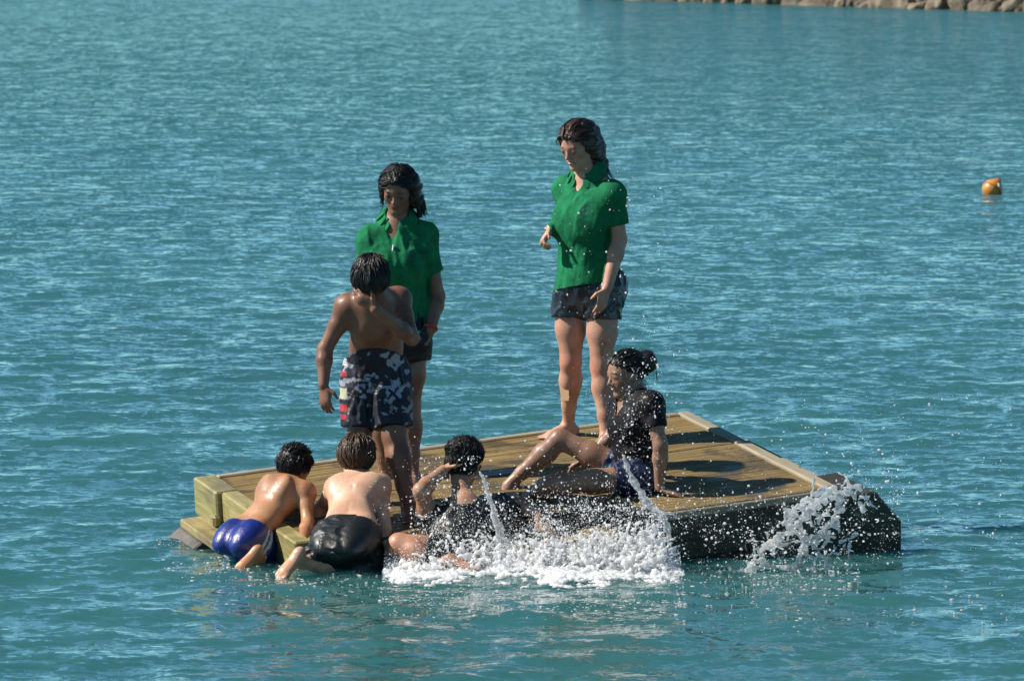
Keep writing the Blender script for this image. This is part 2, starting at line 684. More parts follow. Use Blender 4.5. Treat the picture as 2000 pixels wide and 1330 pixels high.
def waves3(seed, n, lam, aniso=(1, 1, 1), axes=None):
    """a smooth pseudo-random field made of warped plane waves; aniso < 1 stretches along that axis"""
    r = np.random.default_rng(seed)
    ks = []
    for i in range(n):
        d = unit(r.normal(size=3)) * np.asarray(aniso)
        if axes is not None:
            d = d[0] * axes[0] + d[1] * axes[1] + d[2] * axes[2]
        ks.append((d * 2 * math.pi / (lam * r.uniform(0.6, 1.7)), r.random() * 6.283))

    def f(X, Y, Z):
        out = 0
        for k, ph in ks:
            out = out + np.sin(k[0] * X + k[1] * Y + k[2] * Z + ph)
        return out / math.sqrt(n)
    return f


def crumple(seed, lam, aniso=(1, 1, 1), fine=.35):
    """creased cloth: sharp raised folds with soft valleys between, plus finer puckers"""
    a, b_ = waves3(seed, 9, lam, aniso), waves3(seed + 500, 9, lam * .45, aniso)
    return lambda X, Y, Z: np.abs(a(X, Y, Z)) * 1.25 - .8 + fine * (np.abs(b_(X, Y, Z)) - .7)


def set_tint(o, cols):
    a = o.data.color_attributes.new("tint", 'FLOAT_COLOR', 'POINT')
    buf = np.ones((len(o.data.vertices), 4), dtype=np.float32)
    buf[:, :3] = cols
    a.data.foreach_set("color", buf.ravel())


def spots_tint(V, spots):
    t = np.ones((len(V), 3))
    for c, rad, col, soft in spots:
        rad = np.asarray(rad, float)
        if rad.ndim == 0:
            d = np.linalg.norm(V - c, axis=1) / rad
        else:
            axes, rd = rad_axes(rad)
            d = np.linalg.norm(((V - c) @ axes.T) / rd, axis=1)
        w = np.clip((1 + soft - d) / (2 * soft), 0, 1)[:, None]
        t = t * (1 - w) + (t * np.asarray(col)) * w
    return t


def rad_axes(m):
    return m[:3], m[3]


# ------------------------------------------------------------------ body builder
class Hd:
    """a head: centre, facing direction, up; H = chin to crown"""
    def __init__(s, c, face, up, H):
        s.c, s.H = np.asarray(c, float), H
        s.F = unit(face)
        s.S = unit(np.cross(s.F, up))          # the person's own right
        s.U = unit(np.cross(s.S, s.F))

    def p(s, f, r, u):
        return s.c + s.H * (s.F * f + s.S * r + s.U * u)

    def prims(s, smile=0.0):
        H, ax = s.H, (s.F, s.S, s.U)
        P = s.p
        L = [E(P(-.05, 0, .13), ax, (.425 * H, .335 * H, .365 * H), .02),
             E(P(.10, 0, -.12), ax, (.275 * H, .265 * H, .37 * H), .03 * H / .2),
             C(P(.0, .20, -.22), P(.24, .06, -.405), .095 * H, .072 * H, .02),
             C(P(.0, -.20, -.22), P(.24, -.06, -.405), .095 * H, .072 * H, .02),
             E(P(.285, 0, -.425), ax, (.075 * H, .085 * H, .07 * H), .015),
             E(P(.24, .165, -.10), ax, (.10 * H, .10 * H, .09 * H), .015),
             E(P(.24, -.165, -.10), ax, (.10 * H, .10 * H, .09 * H), .015),
             C(P(.345, .16, .075), P(.345, -.16, .075), .033 * H, .033 * H, .014)]
        for sg in (1, -1):
            L.append(E(P(.44, sg * .145, .0), ax, (.070 * H, .080 * H, .048 * H), .014, sub=True))
            L.append(E(P(.315, sg * .145, -.005), ax, (.07 * H, .085 * H, .06 * H), .006))
            L.append(E(P(-.03, sg * .335, -.02), ax, (.095 * H, .035 * H, .15 * H), .006))
            L.append(E(P(.01, sg * .375, -.01), ax, (.05 * H, .02 * H, .09 * H), .004, sub=True))
        L += [C(P(.35, 0, .04), P(.455, 0, -.135), .030 * H, .042 * H, .008),
              E(P(.40, .05, -.155), ax, (.038 * H, .034 * H, .030 * H), .006),
              E(P(.40, -.05, -.155), ax, (.045 * H, .04 * H, .035 * H), .006),
              E(P(.345, 0, -.245), ax, (.055 * H, (.11 + .03 * smile) * H, .028 * H), .006),
              E(P(.335, 0, -.30), ax, (.055 * H, (.095 + .02 * smile) * H, .03 * H), .006)]
        return L

    def tints(s, lip=(0.78, 0.5, 0.5), brow=(0.12, 0.1, 0.1)):
        H = s.H
        def m(rf, rr, ru, roll=0.0):
            S = s.S * math.cos(roll) + s.U * math.sin(roll)
            U = -s.S * math.sin(roll) + s.U * math.cos(roll)
            return np.array([s.F, S, U, np.array([rf, rr, ru]) * H])
        out = [(s.p(.385, 0, -.272), m(.09, .125, .05), lip, .25)]
        for sg in (1, -1):
            out.append((s.p(.37, sg * .15, .095), m(.10, .085, .015, -sg * .18), brow, .4))
            out.append((s.p(.37, sg * .145, -.005), m(.08, .075, .016), (0.16, 0.12, 0.12), .4))   # lash line
            out.append((s.p(.27, sg * .20, -.12), m(.14, .1, .08), (1.0, .84, .82), .6))
        return out


def hand(wr, d, palm, L, thumb=1, curl=0.35, spread=0.05, thumb_in=0.3, curls=None):
    """palm, four fingers of unequal length in three bones each, and a thumb leaving the side of the palm"""
    d = unit(d)
    palm = unit(palm - d * (palm @ d))
    lat = np.cross(d, palm) * thumb
    P = []
    base = wr + d * .50 * L
    P.append(C(wr + d * .04 * L, base - d * .03 * L, .135 * L, .205 * L, .01, palm, .52))
    P.append(C(wr + d * .16 * L + lat * .09 * L + palm * .03 * L, wr + d * .36 * L + lat * .15 * L + palm * .03 * L, .09 * L, .08 * L, .01))
    for i, (off, ln) in enumerate(((.155, .37), (.052, .43), (-.052, .40), (-.15, .31))):
        cu = curls[i] if curls else curl
        b = base + lat * off * L - d * abs(off) * .2 * L
        dr = unit(d + lat * off * spread * 8)
        up = palm
        r0 = .052 * L
        for j, fr in enumerate((.45, .31, .24)):
            a = cu * (0.8 if j == 0 else 1.15)
            dr2 = unit(dr * math.cos(a) + up * math.sin(a))
            up = unit(up * math.cos(a) - dr * math.sin(a))
            dr = dr2
            e = b + dr * ln * fr * L
            P.append(C(b, e, r0, r0 * .9, .004))
            b, r0 = e, r0 * .9
    b = wr + d * .14 * L + lat * .14 * L
    dr = unit(d * .62 + lat * .75 + palm * .25)
    e = b + dr * .24 * L
    P.append(C(b, e, .068 * L, .056 * L, .006))
    dr = unit(dr * .8 + d * .5 - lat * thumb_in + palm * thumb_in)
    P.append(C(e, e + dr * .19 * L, .056 * L, .045 * L, .005))
    return P


def foot(an, d, up, L):
    """heel, instep, ball and five toes"""
    d = unit(d)
    up = unit(up - d * (up @ d))
    lat = np.cross(d, up)
    P = [E(an - d * .10 * L - up * .17 * L, (d, lat, up), (.16 * L, .135 * L, .14 * L), .02),
         C(an + d * .02 * L - up * .08 * L, an + d * .42 * L - up * .20 * L, .135 * L, .12 * L, .025, up, .85),
         C(an - d * .05 * L - up * .23 * L, an + d * .48 * L - up * .235 * L, .11 * L, .17 * L, .02, up, .42)]
    for i, off in enumerate((.125, .05, -.015, -.075, -.13)):
        b = an + d * (.52 - abs(off) * .25) * L + lat * off * L - up * .235 * L
        ln = (.19, .18, .16, .14, .115)[i]
        P.append(C(b, b + d * ln * L - up * .02 * L, .058 * L if i == 0 else .045 * L, .05 * L if i == 0 else .036 * L, .005))
    return P


def arm(sh, el, wr, s, fat=1.0):
    mid = sh + (el - sh) * .42
    fm = el + (wr - el) * .28
    f = s * fat
    return [C(sh, mid, .056 * f, .047 * f, .03), C(mid, el, .047 * f, .038 * f, .02),
            C(el, fm, .039 * f, .041 * f, .02), C(fm, wr, .041 * f, .027 * f, .02)]


def leg(hip, kn, an, s, fat=1.0, back=None, thigh=1.0):
    f = s * fat
    mid = hip + (kn - hip) * .5
    cm = kn + (an - kn) * .32
    P = [C(hip, mid, .092 * f * thigh, .076 * f * thigh, .04), C(mid, kn, .076 * f * thigh, .054 * f, .03),
         C(kn, cm, .052 * f, .053 * f, .03), C(cm, kn + (an - kn) * .72, .053 * f, .038 * f, .03),
         C(kn + (an - kn) * .72, an, .038 * f, .033 * f, .02)]
    if back is not None:
        P.append(C(cm + back * .018 * s - (an - kn) * .08, cm + back * .014 * s + (an - kn) * .16, .044 * f, .034 * f, .04))
    return P


def torso(neck, shA, shB, chest, waist, pelvis, hipA, hipB, fwd, s, rc=.142, rw=.118, rh=.148, q=.70, fat=0.0):
    lat = unit(shB - shA)
    fwd = unit(fwd - lat * (fwd @ lat))
    up = unit(neck - chest)
    P = [C(chest, waist, rc * s, rw * s, .05, fwd, q), C(waist, pelvis, rw * s, rh * s, .05, fwd, q + .06),
         C(shA, shB, .05 * s, .05 * s, .05),
         C(neck, shA + (neck - shA) * .30, .052 * s, .042 * s, .05), C(neck, shB + (neck - shB) * .30, .052 * s, .042 * s, .05),
         C(shA, chest + (shA - chest) * .35, .047 * s, .072 * s, .07), C(shB, chest + (shB - chest) * .35, .047 * s, .072 * s, .07),
         C(neck, chest, .06 * s, .09 * s, .06)]
    if fat:
        P.append(E(waist + fwd * .05 * s - up * .02, (fwd, lat, up), (fat * .12 * s, fat * .13 * s, fat * .12 * s), .05))
    return P


def person_root(label, base, group=None):
    o = empty("person", base)
    tag(o, label, "person", group)
    return o


def build_body(root, prims, mat, spots=(), vox=0.0059, pad=0.03):
    los = np.array([p.bounds()[0] for p in prims if not p.sub])
    his = np.array([p.bounds()[1] for p in prims if not p.sub])
    g = Grid(los.min(0) - .07, his.max(0) + .07, vox)
    Fd = g.field()
    g.add(Fd, prims)
    pts, quads = g.mesh(Fd, "body", mat)
    o = mesh_obj("body", pts, quads, mat, smooth=True)
    set_tint(o, spots_tint(pts, spots))
    adopt(root, o)
    return g, Fd, o


def garment(root, name, g, body, prims, mat, infl=0.010, ease=0.005, fold=None, fold_amp=0.0, subs=(), tint=None, hug=True):
    Fd = g.field()
    zone = g.field()
    raw = g.field()
    g.add(Fd, prims, infl, zone, raw)
    if fold is not None:
        X, Y, Z = g.ax[0][:, None, None], g.ax[1][None, :, None], g.ax[2][None, None, :]
        near = np.argwhere(np.abs(Fd) < 0.05)
        lo, hi = near.min(0), near.max(0) + 1
        sl = tuple(slice(a, b) for a, b in zip(lo, hi))
        gate = 1 - np.clip((Fd[sl] - raw[sl] - .001) / .006, 0, 1)
        Fd[sl] += (gate * fold_amp * fold(X[sl[0]], Y[:, sl[1]], Z[:, :, sl[2]])).astype(np.float32)
    if hug:
        Fd = smin(Fd, np.maximum(body - ease, zone), 0.006)
    for p in subs:
        g.add(Fd, [p])
    pts, quads = g.mesh(Fd, name, mat)
    o = mesh_obj(name, pts, quads, mat, smooth=True)
    if tint is not None:
        set_tint(o, tint(pts))
    adopt(root, o)
    return o


def tube_pts(pts, radii, sides=4):
    """ring vertices and quads of a thin tube along pts"""
    pts = np.asarray(pts, float)
    n = len(pts)
    V, Fq = [], []
    ref = A3(0.3, 0.5, 0.81)
    for i in range(n):
        d = unit(pts[min(i + 1, n - 1)] - pts[max(i - 1, 0)])
        a = unit(np.cross(d, ref))
        b = np.cross(d, a)
        for j in range(sides):
            t = 2 * math.pi * j / sides
            V.append(pts[i] + radii[i] * (a * math.cos(t) + b * math.sin(t)))
    for i in range(n - 1):
        for j in range(sides):
            j2 = (j + 1) % sides
            Fq.append((i * sides + j, i * sides + j2, (i + 1) * sides + j2, (i + 1) * sides + j))
    return V, Fq


def hair(root, hd, mat, line, flow, n=420, length=(.05, .09), thick=.0026, lift=.004, locks=(), cap=.016, spike=0.0, extra=(), seed=1, wave=.0035, face=(.44, .29, .50, .40, -.20)):
    """a hair shell over the skull with combed relief, plus many fine locks lying along it"""
    H, ax = hd.H, (hd.F, hd.S, hd.U)
    r = np.random.default_rng(seed)
    shell = [E(hd.p(-.05, 0, .13), ax, (.425 * H + cap, .335 * H + cap, .365 * H + cap), .01)] + list(extra)
    lo = np.min([p.bounds()[0] for p in shell], 0) - .05
    hi = np.max([p.bounds()[1] for p in shell], 0) + .05
    g = Grid(lo, hi, .004)
    Fd = g.field()
    g.add(Fd, shell)
    X, Y, Z = g.ax[0][:, None, None], g.ax[1][None, :, None], g.ax[2][None, None, :]
    Lf = ((X - hd.c[0]) * hd.F[0] + (Y - hd.c[1]) * hd.F[1] + (Z - hd.c[2]) * hd.F[2]) / H
    Ls = ((X - hd.c[0]) * hd.S[0] + (Y - hd.c[1]) * hd.S[1] + (Z - hd.c[2]) * hd.S[2]) / H
    Lu = ((X - hd.c[0]) * hd.U[0] + (Y - hd.c[1]) * hd.U[1] + (Z - hd.c[2]) * hd.U[2]) / H
    wob = waves3(seed, 10, .035, (.35, 1.3, 1.0), ax)(X, Y, Z)
    Fd += (wave * wob).astype(np.float32)
    # open face and neck: line(f, s, u) > 0 where hair grows; only the skull shell is cut, not the hanging mass
    keep = line(Lf, np.abs(Ls), Lu) + .022 * waves3(seed + 3, 12, .03)(X, Y, Z)
    cut = g.field()
    g.add(cut, list(extra)) if extra else None
    Fd = np.minimum(smax(Fd, (-keep * H).astype(np.float32), .022), cut + (wave * wob).astype(np.float32)) if extra else smax(Fd, (-keep * H).astype(np.float32), .022)
    pts, quads = g.mesh(Fd, "hair", mat)
    V, Q = list(pts), [tuple(q) for q in quads]
    # locks
    made = 0
    tries = 0
    while made < n and tries < n * 8:
        tries += 1
        d = unit(r.normal(size=3))
        f, s_, u = -.05 + d[0] * .425, d[1] * .335, .13 + d[2] * .365
        if line(f, abs(s_), u) < 0.01:
            continue
        made += 1
        ln = r.uniform(*length)
        pp = A3(f, s_, u)
        path = []
        ph = r.random() * 6.28
        segs = 6
        for k in range(segs):
            e = (pp - A3(-.05, 0, .13)) / A3(.425, .335, .365)
            e = e / (np.linalg.norm(e) + 1e-9)
            out = cap + lift * (0.4 + k / segs) * (1.0 if made % 7 else 2.6) + (spike * (k / segs) ** 1.5 * r.uniform(.5, 1.2) if spike else 0)
            surf = A3(-.05, 0, .13) + e * A3(.425, .335, .365)
            w = hd.p(*surf) + (hd.F * e[0] + hd.S * e[1] + hd.U * e[2]) * out
            path.append(w)
            fl = np.asarray(flow(*surf), float)
            fl = fl - e * (fl @ e)
            fl = unit(fl + r.normal(size=3) * .18)
            pp = surf + fl * (ln / H / segs) * 1.1
        rad = [thick * x * r.uniform(.8, 1.3) for x in (1.0, 1.2, 1.15, 1.0, .7, .15)]
        v, q = tube_pts(path, rad, 3)
        b = len(V)
        V += v
        Q += [tuple(i + b for i in f_) for f_ in q]
    for path, r0, r1, cnt, sp in locks:
        path = np.asarray(path, float)
        for c in range(cnt):
            off = r.normal(size=3) * sp
            jj = [p + off * (0.5 + 0.9 * t) + r.normal(size=3) * sp * .15 for t, p in zip(np.linspace(0, 1, len(path)), path)]
            v, q = tube_pts(jj, np.linspace(r0, r1, len(path)), 4)
            b = len(V)
            V += v
            Q += [tuple(i + b for i in f_) for f_ in q]
    o = mesh_obj("hair", np.array(V), np.array(Q) if all(len(q) == 4 for q in Q) else Q, mat, smooth=True)
    adopt(root, o)
    return o


def eyes(root, hd, mat_w, mat_i, look=(0, -.12)):
    for sg in (1, -1):
        bm = bmesh.new()
        bmesh.ops.create_uvsphere(bm, u_segments=14, v_segments=10, radius=.048 * hd.H)
        bm.transform(Matrix.Translation(Vector(hd.p(.333, sg * .145, -.012))))
        o = adopt(root, bm_obj("eye", bm, mat_w, smooth=True))
        bm = bmesh.new()
        bmesh.ops.create_uvsphere(bm, u_segments=12, v_segments=8, radius=.034 * hd.H)
        bm.transform(Matrix.Translation(Vector(hd.p(.350, sg * .145 + look[0] * .1, -.016 + look[1] * .04))))
        adopt(o, bm_obj("iris", bm, mat_i, smooth=True))


M_EYE = plain_mat("eye_white", (0.42, 0.39, 0.36), .25, .5, amt=.05)
M_IRIS = plain_mat("iris_brown", (0.03, 0.018, 0.012), .15, .6)
M_TEETH = plain_mat("teeth", (0.75, 0.72, 0.65), .3, .5, amt=.05)
M_HAIR_BLK = hair_mat("hair_black", (0.010, 0.009, 0.009))
M_HAIR_BRN = hair_mat("hair_brown", (0.050, 0.024, 0.016))
M_HAIR_LT = hair_mat("hair_light_brown", (0.085, 0.045, 0.022))

short_line = lambda f, s, u: u - np.interp(f, [-.5, -.32, -.1, .08, .22, .38], [-.27, -.23, -.06, .03, .2, .33])

# ------------------------------------------------------------------ the swimming raft
M_DECK = wood_mat("deck_wood", (0.055, 0.034, 0.009), (0.275, 0.180, 0.050), 0, .85, .22, groove=8.0, stain=(0.17, 0.13, 0.065), stain_amt=.4, puddle=.7)
M_PINE = wood_mat("treated_pine", (0.17, 0.145, 0.045), (0.40, 0.36, 0.14), 0, .7, .25, stain=(0.22, 0.16, 0.10), stain_amt=.6, puddle=.35)
M_STEP = wood_mat("step_timber", (0.13, 0.095, 0.045), (0.34, 0.26, 0.12), 0, .6, .3, stain=(0.42, 0.36, 0.13), stain_amt=.6, puddle=.5)
M_GREY = wood_mat("weathered_timber", (0.16, 0.125, 0.08), (0.36, 0.31, 0.215), 0, .75, .2, stain=(0.20, 0.16, 0.10), stain_amt=.4)
M_DARK = wood_mat("shade_dark_timber", (0.012, 0.010, 0.006), (0.045, 0.035, 0.020), 0, .6, .3, stain=(0.03, 0.045, 0.015), stain_amt=.6)  # shade on the raft's front and underside is put into this dark brown
M_FLOAT = wood_mat("float_timber", (0.06, 0.052, 0.042), (0.16, 0.14, 0.115), 0, .55, .3, stain=(0.035, 0.04, 0.02), stain_amt=.7)
M_NAIL = plain_mat("nail_steel", (0.18, 0.17, 0.16), .45, metallic=.8)

raft = empty("swimming_raft", dk(RW / 2, RH / 2, -.2))
tag(raft, "square timber swimming raft with wooden deck boards and low side steps", "raft")


def block(name, u0, u1, v0, v1, w0, w1, mat, bev=.006, jit=0.0):
    c = dk((u0 + u1) / 2, (v0 + v1) / 2, (w0 + w1) / 2)
    lu, lv, lw = u1 - u0, v1 - v0, w1 - w0
    if lu >= lv:
        bm = box_mesh(lu, lv, lw, bev, jit)
        M = frame_matrix(c, RU, -RV, RN)
    else:
        bm = box_mesh(lv, lu, lw, bev, jit)
        M = frame_matrix(c, RV, RU, RN)
    o = bm_obj(name, bm, mat)
    o.matrix_world = M
    return adopt(raft, o)


PITCH = .0952
k = 0
v = .050
while v + .09 < 1.48:
    block("plank", .092 + random.uniform(-.002, .002), RW - .071 + random.uniform(-.002, .002), v, v + .0932, -.032, random.uniform(-.0025, .0025), M_DECK, .0022)
    v += PITCH
vf = 1.4785
for k in range(3):
    block("plank", 1.625, RW - .071, vf, vf + .0932, -.032, random.uniform(-.0025, .0025), M_DECK, .0022)
    vf += PITCH
block("back_beam", .088, RW - .067, .0, .044, -.19, .010, M_GREY)
block("end_block", -.028, .085, .0, .35, -.175, .012, M_PINE, .008)
block("side_beam", .0, .086, .354, 1.43, -.175, .010, M_PINE, .008)
block("side_beam", RW - .064, RW, .0, 1.757, -.19, .010, M_GREY, .008)
block("step_board", -.135, -.004, .09, 1.40, -.205, -.162, M_STEP, .006)
block("step_bracket", -.05, -.004, .30, .36, -.160, -.10, M_PINE, .012)
block("step_board", RW + .004, RW + .135, .42, 1.07, -.105, -.065, M_GREY, .006)
block("step_board", RW + .004, RW + .135, 1.08, 1.73, -.105, -.067, M_GREY, .006)
block("front_beam", 1.58, RW + .002, 1.765, 1.80, -.23, .004, M_DARK, .006)
block("front_trim", 1.62, RW - .088, 1.8015, 1.82, -.030, .006, M_GREY, .004)
block("notch_beam", .09, 1.575, 1.4785, 1.512, -.20, -.003, M_DARK)
block("notch_beam", 1.580, 1.621, 1.4785, 1.757, -.20, -.003, M_DARK)
block("step_board", .50, 1.575, 1.515, 1.61, -.125, -.085, M_DECK, .006)
block("step_board", .50, 1.575, 1.616, 1.71, -.126, -.086, M_DECK, .006)
for uu in np.linspace(.18, RW - .25, 6):
    block("joist", uu, uu + .07, .06, 1.44, -.19, -.034, M_DARK, .004)
block("joist", 1.9, 1.97, 1.45, 1.75, -.19, -.034, M_DARK, .004)


def float_log(v0, v1, prof, mat):
    bm = bmesh.new()
    c = dk(RW / 2, (v0 + v1) / 2, -.25)
    A_ = [bm.verts.new((u - RW / 2, (v0 - v1) / 2, w + .25)) for u, w in prof]
    B_ = [bm.verts.new((u - RW / 2, (v1 - v0) / 2, w + .25)) for u, w in prof]
    bm.faces.new(A_[::-1])
    bm.faces.new(B_)
    n = len(prof)
    for i in range(n):
        bm.faces.new((A_[i], A_[(i + 1) % n], B_[(i + 1) % n], B_[i]))
    bmesh.ops.recalc_face_normals(bm, faces=bm.faces[:])
    bmesh.ops.bevel(bm, geom=bm.edges[:], offset=.008, segments=1, affect='EDGES')
    o = bm_obj("float_beam", bm, mat)
    o.matrix_world = frame_matrix(c, RU, -RV, RN)
    return adopt(raft, o)


float_log(1.30, 1.74, [(-.34, -.55), (-.36, -.40), (-.22, -.27), (1.6, -.24), (1.62, -.235), (RW + .005, -.235), (RW + .008, -.06), (RW + .215, -.055), (RW + .345, -.215), (RW + .335, -.55)], M_DARK)
float_log(.06, .40, [(-.235, -.50), (-.24, -.285), (-.13, -.2085), (RW + .13, -.2085), (RW + .24, -.285), (RW + .235, -.50)], M_FLOAT)

# nail heads along the boards: small, joined, one part
bm = bmesh.new()
vv = .050
while vv + .09 < 1.48:
    for uu in (.20, .66, 1.10, 1.55, 2.0, 2.40):
        for dv in (.022, .066):
            r_ = bmesh.ops.create_circle(bm, cap_ends=True, segments=6, radius=.0045)
            bmesh.ops.transform(bm, matrix=frame_matrix(dk(uu + random.uniform(-.006, .006), vv + dv, .0042), RU, -RV, RN), verts=r_["verts"])
    vv += PITCH
o = bm_obj("nail_heads", bm, M_NAIL)
tag(o, kind="stuff")
adopt(raft, o)

# ------------------------------------------------------------------ the swimmers
Zd = A3(0, 0, -1)
SK_W = skin_mat("skin_fair", (0.50, 0.270, 0.180), wet=.12)
SK_G = skin_mat("skin_warm_brown", (0.225, 0.115, 0.070))
SK_S = skin_mat("skin_deep_brown", (0.205, 0.088, 0.048))
SK_T = skin_mat("skin_tan", (0.29, 0.155, 0.095))
SK_A = skin_mat("skin_golden_brown", (0.40, 0.195, 0.092), wet=.5)
SK_B = skin_mat("skin_pale", (0.60, 0.36, 0.235))
SK_C = skin_mat("skin_light_brown", (0.40, 0.215, 0.135), wet=.5)
M_POLO = cloth_mat("green_polo_knit", (0.007, 0.180, 0.070), .88, .2, attr=True, damp=.55)
M_SHORT_SAT = cloth_mat("black_satin", (0.012, 0.013, 0.020), .34, .5, coat=.3)
M_SHORT_BLK = cloth_mat("black_wet_cloth", (0.009, 0.011, 0.011), .46, .4, coat=.15)
M_SHORT_NVY = cloth_mat("navy_wet_nylon", (0.010, 0.022, 0.19), .34, .5, attr=True, coat=.4)
M_BOARD = cloth_mat("printed_boardshort", (1, 1, 1), .6, .35, attr=True)
M_TOP = cloth_mat("black_wet_jersey", (0.006, 0.005, 0.007), .66, .16, coat=.05)
M_PRINT = cloth_mat("blue_print_short", (1, 1, 1), .5, .35, attr=True)
M_DKSHORT = cloth_mat("dark_short", (0.014, 0.014, 0.018), .6, .35)
M_BAND_RED = plain_mat("red_rubber", (0.55, 0.03, 0.05), .4, .5)
M_PLASTER = plain_mat("plaster_tan", (0.62, 0.40, 0.24), .7, .3, noise=200.0, amt=.12)
M_TRIM = plain_mat("white_cord", (0.75, 0.75, 0.72), .7)


def collar(root, neck, fwd, up, rn, mat, drop=.055, width=.020):
    """a turned-down polo collar: two leaves round the neck, open at the throat"""
    fwd = unit(fwd - up * (fwd @ up))
    lat = np.cross(fwd, up)
    P = []
    for sg in (1, -1):
        pts = []
        for t in np.linspace(0, 1, 7):
            a = math.pi - t * (math.pi - .66)
            rr_ = rn * (1.0 + .12 * t)
            pts.append(neck + fwd * math.cos(a) * rr_ * .92 + lat * sg * math.sin(a) * rr_ + up * (.050 - drop * t ** 2.0))
        for i in range(6):
            w = width * (1 + .35 * (i / 5))
            m = (pts[i] + pts[i + 1]) / 2 - neck
            out = unit(m - up * (m @ up)) + up * .9
            P.append(C(pts[i], pts[i + 1], w, w * 1.08, .006, out, .24))
    lo = np.min([p.bounds()[0] for p in P], 0) - .03
    hi = np.max([p.bounds()[1] for p in P], 0) + .03
    g = Grid(lo, hi, .0035)
    Fd = g.add(g.field(), P)
    V, Q = g.mesh(Fd, "collar", mat)
    o = mesh_obj("collar", V, Q, mat, smooth=True)
    set_tint(o, np.ones((len(V), 3)))
    return adopt(root, o)


def crest_tint(ctr, ax_u, ax_l, r, base=None):
    def f(V):
        t = np.ones((len(V), 3)) if base is None else base(V)
        d = V - ctr
        x, y = d @ ax_l / r, d @ ax_u / r
        q = np.sqrt(x * x + (y * .82) ** 2)
        ring = np.exp(-((q - .85) / .16) ** 2) + .8 * np.exp(-(q / .42) ** 2) * (0.55 + .45 * np.sign(np.sin(x * 7) * np.sin(y * 6)))
        ring = np.clip(ring, 0, 1) * (np.linalg.norm(d, axis=1) < r * 2)
        return t * (1 - ring[:, None]) + ring[:, None] * t * np.array([3.2, .55, 1.1])
    return f


